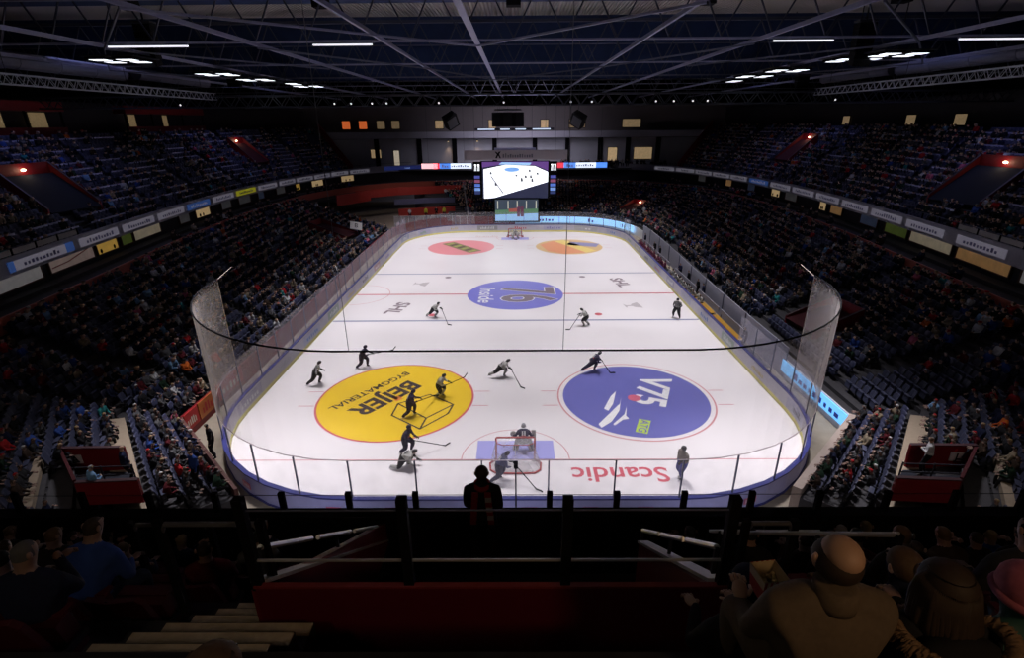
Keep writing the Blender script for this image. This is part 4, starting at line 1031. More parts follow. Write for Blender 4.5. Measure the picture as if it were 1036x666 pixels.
for s, nm in ((-1, 'left'), (1, 'right')):
    pts, L = arc_pts(RB, s, -.20)
    def arc_of_y(y):
        for i, p in enumerate(pts):
            if p[1] >= y: return L[i]
        return L[-1]
    d = arc_of_y(-16.2 if s < 0 else -14.6); k = 0
    while d < L[-1]-30 and k < 26:
        w = 5.0 if k < 8 else 4.3
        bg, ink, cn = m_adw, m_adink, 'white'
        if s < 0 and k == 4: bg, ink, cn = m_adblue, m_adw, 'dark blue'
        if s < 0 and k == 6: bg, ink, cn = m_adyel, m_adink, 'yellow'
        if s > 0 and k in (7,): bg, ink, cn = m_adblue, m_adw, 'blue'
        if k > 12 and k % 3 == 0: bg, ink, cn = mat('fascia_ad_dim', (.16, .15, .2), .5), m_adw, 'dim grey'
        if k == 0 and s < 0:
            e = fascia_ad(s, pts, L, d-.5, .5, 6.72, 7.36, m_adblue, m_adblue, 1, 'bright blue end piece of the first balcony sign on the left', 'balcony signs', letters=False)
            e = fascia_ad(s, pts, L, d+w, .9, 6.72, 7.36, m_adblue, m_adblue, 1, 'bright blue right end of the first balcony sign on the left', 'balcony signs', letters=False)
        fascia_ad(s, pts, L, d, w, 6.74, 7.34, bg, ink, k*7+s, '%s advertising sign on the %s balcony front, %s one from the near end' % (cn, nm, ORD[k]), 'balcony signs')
        d += w+(1.6 if k == 0 else .75 if k < 8 else .5); k += 1
    # lit windows of the boxes under the balcony
    pts2, L2 = arc_pts(RB, s, .62)
    if s < 0: plan = [(-17.2, 4.4, 'white'), (-12.2, 5.2, 'pinkish'), (-6.6, 2.9, 'yellow'), (-3.2, 1.7, 'green'), (-1.2, 4.6, 'cream'), (7.0, 2.2, 'grey'), (10.5, 3.2, 'warm'), (16.5, 2.4, 'grey'), (21, 3.0, 'grey'), (26, 1.6, 'dim blue'), (31, 2.4, 'grey'), (36.2, 1.2, 'yellow'), (40.5, 3.2, 'warm'), (48.0, 3.0, 'warm')]
    else: plan = [(-20.5, 5.4, 'white'), (-14.6, 5.6, 'amber'), (-8.4, 5.6, 'cream'), (-2.4, 3.6, 'green'), (2.5, 3.2, 'dim blue'), (9.5, 2.6, 'amber'), (13.0, 1.5, 'warm'), (20, 3, 'grey'), (24.4, 2.2, 'warm'), (31, 2, 'dim blue'), (37.2, 1.6, 'amber'), (44, 2.0, 'grey')]
    def arc2(y):
        for i, p in enumerate(pts2):
            if p[1] >= y: return L2[i]
        return L2[-1]
    for i, (y, w, cn) in enumerate(plan):
        c, e = BOXC[cn]; d2 = arc2(y); a, b_ = at_arc(pts2, L2, d2), at_arc(pts2, L2, d2+w)
        mx, my = (a[0]+b_[0])/2, (a[1]+b_[1])/2; rz = math.atan2(b_[1]-a[1], b_[0]-a[0])
        if s > 0: rz += PI
        mm = mat('box_pane_'+cn, tuple(q_*.6 for q_ in c), emit=e*.42, ecol=c, var=.45, scale=1.2)
        # emission follows the same mottled colour as the curtain behind the pane
        o = empty('box_window', (mx, my, 5.98), rz+PI)
        MB().box((0, 0, 0), (w, .05, 1.0)).build('pane', mm, o)
        fr = MB()
        for sx in (-1, 1): fr.box((sx*w/2, .0, 0), (.12, .16, 1.15))
        fr.box((0, 0, -.54), (w+.1, .16, .08)); fr.build('frame', mat('frame_brown', (.10, .04, .03), .6), o)
        struct(o)
        o.name = 'window_%d' % wi; wi += 1
        if cn == 'pinkish': MB().bar((-w*.42, .04, .32), (w*.1, .04, -.12), .05).bar((w*.1, .04, -.12), (w*.45, .04, -.2), .05).build('red_streak', mat('streak_red', (.35, .02, .03), .5), o)
        if cn in ('warm', 'yellow'):
            q = MB(); rr = random.Random(i)
            for _ in range(3): q.ball((rr.uniform(-w*.35, w*.35), -.0, -.30), (.16, .08, .2), 8, 5)
            q.build('clutter', m_black, o)
    # glass-and-post balustrade above the fascia
    pts3, L3 = arc_pts(RB, s, -.05)
    rl = empty('balustrade', (0, 0, 7.6), 0, 'low glazed railing along the front of the %s balcony' % nm, 'railing', 'balcony railings')
    st = arc_of_y(-22); npan = 0; dd = st
    post = MB(); 
    while dd < L3[-1]-26:
        a = at_arc(pts3, L3, dd); MB().box((a[0], a[1], .22), (.08, .08, .5)).build('post', m_black, rl)
        b_ = at_arc(pts3, L3, dd+2.1)
        if npan < 6: MB().wall([a, b_], .06, .40, .02).build('panel', mat('rail_panel_pale', (.26, .24, .24), .6), rl)
        npan += 1; dd += 2.2
    MB().tube([(x, y, .46) for x, y in ring(RB, s, 0, 7, 60, -.05)], .03, 5).build('handrail', m_dark, rl)
# far-left dark blue LED board on the balcony front
pts, L = arc_pts(RB, -1, -.20)
o = fascia_ad(-1, pts, L, L[-1]-25.5, 9.5, 6.75, 7.5, mat('led_dark_blue', (.02, .03, .14), emit=.15, ecol=(.05, .08, .4), var=.1), mat('led_text_blue', (.2, .3, .8), emit=.35, ecol=(.3, .45, 1), var=0), 3, 'long dark blue LED board on the far left corner of the balcony', 'balcony signs')

# ------------------------------------------------------------------ vomitories: red walled entrances
def vom(fn, zf, s, u, k, w, kl, h, lab, lampy=True, hi=1.3, du=None):
    """an entrance cut into the seating at rows k..k+kl; w metres wide"""
    c0, c1 = fn(u, k), fn(u, k+kl); z0, z1 = zf(int(k)), zf(int(k+kl)+1)
    a0 = Vector((s*c0[0], c0[1], 0)); a1 = Vector((s*c1[0], c1[1], 0)); d = (a1-a0).normalized(); t = Vector((-d.y, d.x, 0)); L = (a1-a0).length
    o = empty('entrance_box', (a0.x, a0.y, z0), math.atan2(d.y, d.x), lab, 'entrance', 'red walled entrances in the stands')
    # local x = outward, y = along the row
    for sg in (-1, 1):
        sw = MB(); sw.wall([(0, sg*w/2), (L, sg*w/2)], [0, 0], [h*.8, z1-z0+h], .14); sw.build('side_wall', m_red, o)
    bw = MB(); bw.box((L, 0, (z1-z0)/2+h/2), (.14, w, (z1-z0)+h)); bw.build('back_wall', m_red, o)
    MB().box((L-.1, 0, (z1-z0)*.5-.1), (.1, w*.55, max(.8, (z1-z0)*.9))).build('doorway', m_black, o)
    MB().bar((-.05, 0, .30), (L-.2, 0, z1-z0-.05), w-.2, .25).build('dark_pit_slab', mat('entrance_floor', (.005, .007, .016), .9) if w > 4 else mat('entrance_floor_red', (.05, .004, .008), .9), o)  # dark slab added over the steps, standing in for the dark interior
    for sg in (-1, 1):
        cp = MB().bar((0, sg*w/2, h*.8), (L, sg*w/2, z1-z0+h), .16, .05); cp.build('coping', mat('coping_dark', (.05, .02, .025), .5), o)
    if lampy:
        MB().ball((L-.16, 0, z1-z0+h*.45), (.07, .22, .10), 8, 6).build('lamp', mat('entrance_lamp', (1, .8, .5), emit=6, ecol=(1, .86, .55), var=0), o)
        P = bpy.data.lights.new('entrance_light', 'POINT'); P.energy = 12; P.color = (1, .72, .45); P.shadow_soft_size = .15
        lo = bpy.data.objects.new('entrance_light', P); COL.objects.link(lo); lo.parent = o; lo.location = (L-.5, 0, z1-z0+h*.4)
    return o
vom(upp, zu, -1, 1.40, 3, 4.6, 5, .9, 'red entrance with a lamp in the upper left stand, nearest the camera')
vom(upp, zu, -1, 4.55, 5, 3.2, 5, .9, 'red entrance with a lamp in the upper left stand, farther away')
vom(upp, zu, 1, 1.45, 3, 4.6, 5, .9, 'red entrance with a lamp in the upper right stand, nearest the camera')
vom(upp, zu, 1, 4.3, 5, 3.2, 5, .9, 'red entrance with a lamp in the upper right stand, farther away')
vom(lowp, zl, -1, 3.45, 3, 3.0, 5, .7, 'red entrance low in the left stand near the far end', False)
vom(lowp, zl, 1, .85, 3, 3.0, 4, .7, 'dark red entrance in the lower right stand behind the netting', False)
vom(lowp, zl, 1, 5.75, 4, 3.0, 3, .7, 'red entrance with a small lamp behind the far right corner')
BLOCKED = [(upp, -1, 1.40, 3, 9, 2.8), (upp, -1, 4.55, 4, 10, 2), (upp, 1, 1.45, 3, 9, 2.8), (upp, 1, 4.3, 4, 10, 2), (lowp, -1, 3.45, 2, 8, 2), (lowp, 1, .85, 2, 7, 2), (lowp, 1, 5.75, 3, 8, 2)]
# two entrances in the near corners: two red walls across the rows with a lettered plate on the upper one
def corner_vom(s, lab, sign, seats_side):
    d = Vector((s*.72, -.695, 0)).normalized(); t = Vector((-s*.70, -.715, 0)).normalized()       # outward / towards the near end
    A = Vector((s*15.55, -29.1, 0))
    o = empty('entrance_box', (A.x, A.y, 1.9), 0, lab, 'entrance', 'red walled entrances in the stands')
    z = .0
    far = MB(); P0 = A-d*1.15; P1 = A+d*1.45
    P0 = Vector((s*15.7, -29.3, 0)); P1 = Vector((s*18.1, -29.5, 0))
    far.bar(P0-A+Vector((0, 0, .55)), P1-A+Vector((0, 0, .65)), .12, 1.15); far.build('far_wall', m_red, o)
    Q0 = Vector((s*13.25, -31.9, 0)); Q1 = Vector((s*15.3, -32.1, 0))
    far = MB(); far.bar(Q0-A+Vector((0, 0, 1.08)), Q1-A+Vector((0, 0, 1.12)), .12, .95); far.build('near_wall', m_red, o)
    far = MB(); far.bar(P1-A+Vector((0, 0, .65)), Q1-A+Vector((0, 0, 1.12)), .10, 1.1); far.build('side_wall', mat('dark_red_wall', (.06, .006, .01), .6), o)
    for a_, b_ in ((P0-A+Vector((0, 0, 1.14)), P1-A+Vector((0, 0, 1.24))), (Q0-A+Vector((0, 0, 1.57)), Q1-A+Vector((0, 0, 1.61)))):
        MB().bar(a_, b_, .15, .04).build('coping', mat('coping_dark', (.05, .02, .025), .5), o)
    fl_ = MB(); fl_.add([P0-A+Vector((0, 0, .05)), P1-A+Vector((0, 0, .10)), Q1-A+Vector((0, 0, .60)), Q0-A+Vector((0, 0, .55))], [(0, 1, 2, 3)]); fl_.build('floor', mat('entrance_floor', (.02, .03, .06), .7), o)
    rr = MB()
    for q in (.35, .75): rr.tube([P0.lerp(Q0, .55)-A+Vector((0, 0, .6+q*.9)), P1.lerp(Q1, .55)-A+Vector((0, 0, .65+q*.9))], .025, 6)
    for q in (0, .5, 1): 
        b0 = P0.lerp(Q0, .55).lerp(P1.lerp(Q1, .55), q)-A; rr.bar(b0+Vector((0, 0, .35)), b0+Vector((0, 0, 1.35)), .04)
    rr.build('railing', m_dark, o)
    # lettered plate
    c = P0.lerp(P1, .72 if s > 0 else .78)-A+Vector((0, -.09, .72)); dir_ = (P1-P0).normalized()*s
    pl = MB(); pl.bar(c-dir_*.24, c+dir_*.24, .03, .40); pl.build('plate', mat('plate_white', (.62, .60, .60), .5), o)
    R = Matrix((dir_, Vector((0, 0, 1)), dir_.cross(Vector((0, 0, 1))))).transposed().to_4x4()
    text('letter', sign, .42, Matrix.Translation(c+Vector((0, -.03, 0))) @ R, m_black, o, bold=.01)
corner_vom(-1, 'red walled stair entrance with a lettered plate, lower left near corner', 'A', 1)
corner_vom(1, 'red walled stair entrance with a lettered plate, lower right near corner', 'J', -1)
# beige landing floors beside the corner entrances
for s, nm in ((-1, 'left'), (1, 'right')):
    for k0, k1, u0, u1, nn in ((3.4, 4.6, .10, 1.0, 'landing'), (7.2, 8.2, .52, 1.0, 'step_floor')):
        q = [chp(u0, k0), chp(u1, k0), chp(u1, k1), chp(u0, k1)]
        z = zl(k0)+.12
        mb = MB().prism([(s*x, y) for x, y in (q if s > 0 else q[::-1])], z-.1, z+.16)
        struct(mb.build('%s_%s' % (nn, nm), mat('landing_beige', (.34, .27, .20), .75, var=.15)))
# white plate on the red entrance in the left stand
p = lowp(3.45, 2.8)
o = MB().box((0, 0, 0), (1.5, .06, 1.0), 0, 0).build('plate_sign', mat('plate_white', (.62, .60, .60), .5)); o.location = (-p[0]+.2, p[1]+1.0, 3.0); o.rotation_euler = (-.5, .25, .5)
tag(o, 'tilted white plate on the red entrance low in the left stand', 'sign')
t_ = text('letter', 'B', .8, Matrix.Translation((0, -.04, 0)) @ Matrix.Rotation(PI/2, 4, 'X'), m_black, o)

# ------------------------------------------------------------------ lower front signs, red banners, LED ribbon
def front_panel(s, P, u0, u1, z0, z1, m, name, lab, cat, off=-.16, ink=None, seed=0, parent=None):
    path = ring(P, s, u0, u1, 10, off)
    mb = MB().wall(path, z0, z1, .05)
    if ink:
        a, b_ = Vector(path[3]), Vector(path[7]); t = (b_-a).normalized(); inn = Vector((-s, 0, 0))
        tt = Vector((t.x, t.y, 0)); 
        c = (Vector(path[5])); nn = Vector((t.y, -t.x, 0)); nn = nn if nn.dot(inn) > 0 or abs(nn.dot(inn)) < .3 and nn.y < 0 else -nn
        if tt.cross(Vector((0, 0, 1))).dot(nn) < 0: tt = -tt
        wordbars(mb, (c.x, c.y, (z0+z1)/2), tt, (0, 0, 1), (Vector(path[-1])-Vector(path[0])).length*.7, (z1-z0)*.55, max(5, int((Vector(path[-1])-Vector(path[0])).length*1.4)), nn*.045, 1, seed)
    o = mb.build(name, [m, ink or m]); 
    return tag(o, lab, cat)
m_sor = mat('sign_orange', (.55, .16, .04), .5); m_sred = mat('sign_red', (.50, .03, .03), .5); m_swh = mat('sign_ink_pale', (.7, .6, .5), .5)
front_panel(-1, RF, .02, .16, .35, 1.3, m_sred, 'front_sign', 'red sign on the left stand front, nearest the corner', 'sign', ink=m_swh, seed=1)
front_panel(-1, RF, .17, .33, .35, 1.3, m_sor, 'front_sign', 'orange sign on the left stand front between two red ones', 'sign', ink=m_sred, seed=2)
front_panel(-1, RF, .34, .55, .35, 1.3, m_sred, 'front_sign', 'red sign with pale lettering on the left stand front, farther along', 'sign', ink=m_swh, seed=3)
# the LED ribbon behind the right-hand glass and behind the far goal
m_led = mat('led_blue', (.2, .6, 1), emit=1.0, ecol=(.16, .52, 1.0), var=.12, scale=.5); m_ledw = mat('led_white', (1, 1, 1), emit=1.0, ecol=(.9, .97, 1), var=0)
m_ledd = mat('led_navy_letters', (.02, .05, .3), emit=.15, ecol=(.05, .1, .6), var=0)
front_panel(1, RF, .04, .62, .38, 1.13, m_led, 'led_board', 'glowing light blue LED board low on the right, behind the corner glass', 'LED board', off=-.2, ink=m_ledd, seed=5)
for u0, u1, sd, lb in ((6.9, 8, 21, 'glowing blue LED board behind the far goal, just right of it'), (5.6, 6.88, 22, 'glowing blue LED board behind the far right of the goal'), (4.45, 5.58, 23, 'glowing blue LED board curving round the far right corner')):
    front_panel(1, RF, u0, u1, .35, 1.28, mat('led_pale_blue', (.3, .65, 1), emit=.95, ecol=(.32, .62, 1), var=.1, scale=.5), 'led_board', lb, 'LED board', off=-.45, ink=m_ledd, seed=sd)
o = front_panel(-1, RF, 7.55, 8, .35, 1.2, mat('led_pale_blue', (.3, .65, 1)), 'led_board', 'short pale blue LED board behind the far goal, left of its posts', 'LED board', off=-.45, ink=m_ledd, seed=24)
# far left corner: red tribune fronts
def bent(path, z0, z1, th, m, name, lab, cat):
    return tag(MB().wall(path, z0, z1, th).build(name, m), lab, cat)
bent([(-18.5, 36.8), (-14, 38.6), (-9.8, 39.4)], 1.2, 2.4, .15, mat('banner_red', (.42, .04, .03), .6), 'red_banner', 'red front panel in the far left corner with people before it', 'panel')
bent([(-19.5, 38.8), (-15, 40.5), (-10, 41.4)], 2.8, 3.6, .15, mat('banner_blue_grey', (.13, .14, .25), .6), 'blue_banner', 'blue grey banner above the red panel in the far left corner', 'panel')
bent([(-26, 40), (-20, 44.5), (-12, 47.3), (-9.5, 47.6)], 3.6, 4.9, .15, mat('banner_red', (.42, .04, .03), .6), 'red_banner', 'long red panel high in the far left corner', 'panel')
bent([(-27, 33.5), (-24.6, 37.5), (-23.5, 39.5)], 3.4, 5.0, .2, mat('banner_red', (.42, .04, .03), .6), 'red_banner', 'short red panel at the left of the far corner', 'panel')
struct(MB().prism([(-7.2, 36.6), (-3.2, 36.6), (-3.6, 49), (-8.8, 49)], 0, 1.0).build('wall_ramp_floor', m_conc))
struct(MB().box((-6.0, 49.2, 2.4), (5.6, .2, 4.6)).build('wall_ramp_back', mat('ramp_grey', (.15, .15, .16), .7)))
struct(MB().wall([(-7.4, 36.6), (-9.2, 49)], [0, 0], [1.6, 5.0], .2).build('wall_ramp_side', mat('ramp_side_grey', (.22, .22, .24), .7)))
# far deck left of the ramp, white chairs behind glass
fc = empty('far_fence', (-12, 35.2, 0), 0, 'glazed white barrier behind the far left corner of the ice', 'fence')
for i in range(12):
    x = -7+i*1.15; MB().box((x, -.05*i*.6+.3, .75), (.05, .05, 1.5)).build('post', m_white, fc)
MB().tube([(-7, .3, 1.5), (5.6, 0, 1.5)], .03, 6).build('top_rail', m_white, fc)
MB().wall([(-7, .3), (5.6, 0)], .1, 1.45, .02).build('pane', m_glass2, fc)
struct(MB().wall([(-16.5, 33.6), (-13.2, 34.9), (-9, 35.4), (-3.4, 35.4)], 0, .75, .12).build('wall_far_kerb', m_red))
# grey wall behind the player benches
bw = MB().wall(ring(RF, 1, .6, 4.0, 30, -.14), 0, 2.0, .06); struct(bw.build('wall_bench_back', mat('bench_wall', (.34, .34, .42), .6)))
for i in range(9):
    p = cr(RF, .7+.37*i); struct(MB().box((p[0]-.20, p[1], 1.02), (.06, .09, 2.04)).build('trim_bench_post', m_steel))
m_bench = mat('bench_yellow', (.42, .22, .02), .5)
for j, (y0, y1, lb) in enumerate(((-12.8, -7.6, 'yellow player bench plank, nearest the corner and empty'), (-7.2, -2.4, 'second yellow player bench from the near corner'), (-1.6, 5.0, 'middle player bench along the right boards'), (7.0, 13.2, 'fourth player bench along the right boards'), (13.6, 19.6, 'player bench farthest from the camera'))):
    o = empty('player_bench', (16.0, (y0+y1)/2, .1), 0, lb, 'bench', 'player benches')
    L_ = y1-y0; MB().box((0, 0, .47), (.40, L_, .06)).build('seat_plank', m_bench if j < 2 else mat('bench_brown', (.12, .07, .03), .6), o)
    MB().box((.42, 0, .80), (.05, L_, .40)).build('back_board', mat('bench_wall', (.34, .34, .42), .6), o)
    for q in (-.4, 0, .4): MB().box((0, q*L_, .19), (.32, .08, .50)).build('leg', m_steel, o)
    if j < 2: MB().box((-.45, 0, .22), (.35, L_, .06)).build('foot_board', m_bench, o)
struct(MB().box((15.95, 2.5, .02), (1.5, 37, .06)).build('bench_floor', mat('bench_rubber', (.05, .05, .06), .8)))

# ------------------------------------------------------------------ scoreboard
sb = empty('scoreboard', (0.05, 34.6, 0), 0, 'hanging video scoreboard with a bright ice picture above the far goal', 'scoreboard')
MB().box((0, .35, 6.95), (10.4, .5, 5.5)).build('case', m_black, sb)
scr = empty('main_screen', (0, 0, 0)); scr.parent = sb
def panel(name, pts, z_off, col, e, parent, y=.05):
    mm = mat('%s_%d_%d_%d' % (name, int(e*100), int(col[0]*99), int(col[2]*99)), col, emit=e, ecol=col, var=0)
    return MB().add([(x, y-z_off, z) for x, z in pts], [tuple(range(len(pts)))]).build(name, mm, parent)
X0, X1, Z0, Z1 = -4.95, 4.95, 4.25, 9.6
def sx_(u): return X0+(X1-X0)*u
def sz_(v): return Z0+(Z1-Z0)*v
panel('picture_ground', [(X0, Z0), (X1, Z0), (X1, Z1), (X0, Z1)], 0, (.03, .035, .08), .5, sb)
panel('picture_ice', [(sx_(0.02), sz_(0)), (sx_(.18), sz_(.02)), (sx_(1), sz_(.45)), (sx_(1), sz_(.72)), (sx_(.8), sz_(.88)), (sx_(.35), sz_(.92)), (sx_(.02), sz_(.80))], .01, (.92, .97, 1.0), 1.35, sb)
panel('picture_stand', [(sx_(0), sz_(.85)), (sx_(.35), sz_(.94)), (sx_(.8), sz_(.90)), (sx_(1), sz_(.76)), (sx_(1), sz_(1)), (sx_(0), sz_(1))], .012, (.18, .08, .35), .5, sb)
panel('picture_bluebar', [(sx_(.25), sz_(.93)), (sx_(.72), sz_(.91)), (sx_(.75), sz_(.97)), (sx_(.3), sz_(.99))], .014, (.35, .6, 1), .9, sb)
panel('picture_disc', [(sx_(.45)+1.15*math.cos(a*PI/10), sz_(.79)+.33*math.sin(a*PI/10)) for a in range(20)], .015, (.2, .42, .9), .9, sb)
panel('picture_line', [(sx_(.12), sz_(.62)), (sx_(.14), sz_(.62)), (sx_(.33), sz_(.13)), (sx_(.31), sz_(.13))], .015, (.3, .3, .4), .5, sb)
for i, (u, v, h) in enumerate(((.13, .70, .07), (.2, .40, .10), (.6, .52, .11), (.66, .60, .08), (.74, .60, .08), (.76, .50, .10), (.72, .76, .07), (.84, .68, .06), (.52, .63, .05))):
    panel('picture_skater', [(sx_(u-.015), sz_(v-h/2)), (sx_(u+.02), sz_(v-h/2)), (sx_(u+.012), sz_(v+h*.3)), (sx_(u), sz_(v+h/2)), (sx_(u-.015), sz_(v+h*.3))], .02, (.12, .12, .16), .4, sb)
for o_ in list(sb.children):
    if o_.name.startswith('picture'): o_.parent = scr
# side columns with two digits
for s in (-1, 1):
    c = empty('side_column', (s*5.75, 0, 0)); c.parent = sb
    MB().box((0, .3, 7.0), (1.15, .4, 5.2)).build('case', m_black, c)
    mb = MB()
    for dx in (-.22, .25): 
        mb.add([(dx+x, .06, z) for x, z in ((-.16, 8.3), (-.04, 8.3), (.05, 9.2), (-.07, 9.2))], [(0, 1, 2, 3)]); mb.add([(dx+x, .06, z) for x, z in ((-.16, 9.08), (.16, 9.08), (.16, 9.25), (-.16, 9.25))], [(0, 1, 2, 3)]); mb.add([(dx+x, .06, z) for x, z in ((.03, 8.3), (.16, 8.3), (.16, 9.1), (.03, 9.1))], [(0, 1, 2, 3)])
    mb.build('digits', m_ledw, c)
    for z, col in ((7.4, (.1, .12, .5)), (6.8, (.35, .1, .2)), (6.2, (.12, .25, .8)), (5.6, (.25, .45, 1)), (5.1, (.04, .06, .2))):
        panel('name_row', [(-.42, z-.22), (.42, z-.22), (.42, z+.22), (-.42, z+.22)], 0, col, .45, c, .06)
low = empty('lower_screen', (.2, -.2, 0)); low.parent = sb
MB().box((0, .35, 2.45), (7.2, .4, 3.7)).build('case', m_black, low)
panel('lower_dark', [(-3.3, .85), (3.3, .85), (3.3, 4.1), (-3.3, 4.1)], 0, (.05, .07, .10), .6, low)
panel('lower_ice', [(-3.3, .85), (3.3, .85), (3.3, 2.0), (-3.3, 1.8)], .01, (.28, .50, .80), .8, low)
panel('lower_green', [(-3.3, 1.85), (3.3, 2.0), (3.3, 2.7), (-3.3, 2.5)], .01, (.10, .22, .12), .6, low)
panel('lower_red', [(-1.2, 2.2), (.1, 2.25), (.1, 2.8), (-1.2, 2.7)], .015, (.45, .12, .10), .4, low)
for x in (-2.9, -1.3, .1, 1.5, 3.0): panel('lower_column', [(x-.07, 2.7), (x+.07, 2.7), (x+.07, 3.9), (x-.07, 3.9)], .015, (.6, .6, .5), .6, low)
for x in (.3, .85): panel('lower_figure', [(x-.22, 1.5), (x+.22, 1.5), (x+.25, 2.9), (x, 3.2), (x-.25, 2.9)], .02, (.16, .05, .10), .4, low)
MB().box((.1, .2, 10.55), (15.4, .35, 1.35)).build('top_sign', mat('sign_pale_grey', (.36, .34, .38), .6), sb)
mb = MB(); wordbars(mb, (.4, 0, 10.5), (1, 0, 0), (0, 0, 1), 4.6, .62, 13, (0, 0, 0), 0, 9); mb.build('sign_letters', mat('sign_letter_grey', (.12, .12, .16), .6), sb)
MB().add([(x-2.6, .0, z) for x, z in ((-.35, 10.1), (-.1, 10.1), (.1, 10.5), (.3, 10.1), (.5, 10.1), (.25, 10.7), (.5, 11.05), (.2, 11.05), (.05, 10.8), (-.2, 11.05), (-.4, 11.0), (-.1, 10.65))], [tuple(range(12))]).build('sign_emblem', m_black, sb)
MB().box((0, .2, 11.4), (6.2, .3, .35)).build('sign_cap', mat('sign_cap_blue', (.22, .24, .42), .5), sb)
for x in (-6, -2.5, 2.5, 6): MB().bar((x, .3, 11), (x, .3, 20), .04).build('hanger', m_dark, sb)
# two flat LED strips either side
for s, x0, x1, nm in ((-1, -15.6, -7.2, 'left'), (1, 7.0, 15.4, 'right')):
    o = empty('led_strip', ((x0+x1)/2, 44, 8.35), 0, 'red, blue and white LED strip hanging %s of the scoreboard' % nm, 'LED board', 'LED strips beside the scoreboard')
    w = (x1-x0); MB().box((0, .15, 0), (w+.2, .25, .95)).build('case', m_black, o)
    lay = [(0, .32, (1, .55, .60), 1.0), (.24, .36, (.9, .05, .08), 1.0), (.36, .58, (.08, .25, .85), 1.0), (.58, 1.0, (.75, .85, 1), 1.25)] if s < 0 else [(0, .14, (.9, .06, .1), 1.0), (.14, .38, (.12, .3, .9), 1.0), (.38, .78, (.8, .88, 1), 1.2), (.78, 1, (.1, .3, .95), 1.0)]
    for a, b_, c, e in lay: panel('strip_field', [(-w/2+a*w, -.42), (-w/2+b_*w, -.42), (-w/2+b_*w, .42), (-w/2+a*w, .42)], .002, c, e, o, .0)
    mb = MB(); wordbars(mb, (.5 if s > 0 else 2.2, -.03, 0), (1, 0, 0), (0, 0, 1), 3.0, .4, 8, (0, 0, 0), 0, 4); wordbars(mb, (-w*.03 if s < 0 else -w*.24, -.03, 0), (1, 0, 0), (0, 0, 1), 1.2, .5, 3, (0, 0, 0), 0, 5); mb.build('strip_letters', mat('strip_ink', (.2, .2, .35), emit=.2, ecol=(.3, .3, .6), var=0), o)
    for x in (-3, 3): MB().bar((x, .2, .4), (x, .2, 11.1), .03).build('hanger', m_dark, o)
# red press boxes high on the left wall
for x, y0, y1, lb in ((-46.2, -4, 10.5, 'dark red press balcony high on the left, nearest the camera'), (-47.2, 21, 38, 'dark red press balcony high on the left, farther along')):
    o = empty('press_balcony', (x, (y0+y1)/2, 14.0), 0, lb, 'balcony', 'red press balconies'); L_ = y1-y0
    MB().box((0, 0, .45), (.15, L_, .95)).build('front_panel', m_red, o)
    MB().box((-.6, 0, 2.85), (1.6, L_, .9)).build('canopy', m_red, o)
    MB().box((-.8, 0, -.05), (1.8, L_, .12)).build('deck', m_terr, o)
    for q in (-.35, .05, .36): MB().box((-1.0, q*L_, 1.6), (.1, 1.2 if q != .36 else 1.9, 1.4)).build('lit_back', mat('press_warm', (.5, .38, .2), emit=.10, ecol=(1, .7, .35), var=.3), o)
    for q in (-.5, -.2, .2, .5): MB().box((-.1, q*L_*.98, 1.6), (.15, .15, 2.4)).build('post', m_black, o)
for i, (x, y) in enumerate(((45, 4), (45.3, 12), (45.6, 20), (44.8, 32))):
    o = struct(lit('wall_light_window', x+2.9, y+2, 15.0, 1.6 if i else 2.0, 1.1, WARM, .22, rz=PI/2)); o.name = 'window_%d' % wi; wi += 1

# pale strips added for the highlights along seat-back tops in the upper stands
rr_ = random.Random(12); m_rowshine = mat('row_highlight', (.38, .38, .55), .45)
for s, nm in ((1, 'right'), (-1, 'left')):
    mb = MB()
    for k in range(1, NU):
        for a in range(7):
            for b_ in range(2):
                if rr_.random() < .62:
                    u0 = a*.8+.5+.05+b_*.36; u1 = u0+.33
                    if u1 > 5.95: continue
                    if any(f is upp and ss == s and k0 <= k < k1 and abs((u0+u1)/2-aa) < .34 for f, ss, aa, k0, k1, hw in BLOCKED): continue
                    pts_ = [upp(u0+(u1-u0)*i/4, k+.04) for i in range(5)]
                    mb.wall([(s*x, y) for x, y in pts_], zu(k-1)+.86, zu(k-1)+1.0, .05)
    struct(mb.build('trim_row_highlight_'+nm, m_rowshine))
# ------------------------------------------------------------------ the near upper stand the camera stands in
CY, CZ = -46.886, 15.016
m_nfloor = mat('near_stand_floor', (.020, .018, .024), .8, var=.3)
NB = []                     # (front edge y, floor z) of each row
for k in range(-1, 7):
    NB.append((CY+2.15+.8*k, CZ-2.9-.73*k))
def near_block(name, x0, x1, ks):
    mb = MB(); prof = []
    for k in ks:
        ye, z = NB[k+1]; prof += [(ye-.8, z), (ye, z)]
    zb = prof[-1][1]-.5
    prof = prof+[(prof[-1][0], zb), (prof[0][0], zb)] 
    n = len(prof)
    vs = [(x0, y, z) for y, z in prof]+[(x1, y, z) for y, z in prof]
    mb.add(vs, [tuple(range(n)), tuple(reversed(range(n, 2*n)))]+[(i, n+i, n+(i+1) % n, (i+1) % n) for i in range(n)])
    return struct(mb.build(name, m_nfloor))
near_block('terrace_near_left', -26, -2.62, range(-1, 7))
near_block('terrace_near_right', 1.75, 26, range(-1, 7))
near_block('terrace_near_back', -2.62, 1.75, range(-1, 1))
near_block('terrace_near_front', -2.0, 1.75, range(5, 7))
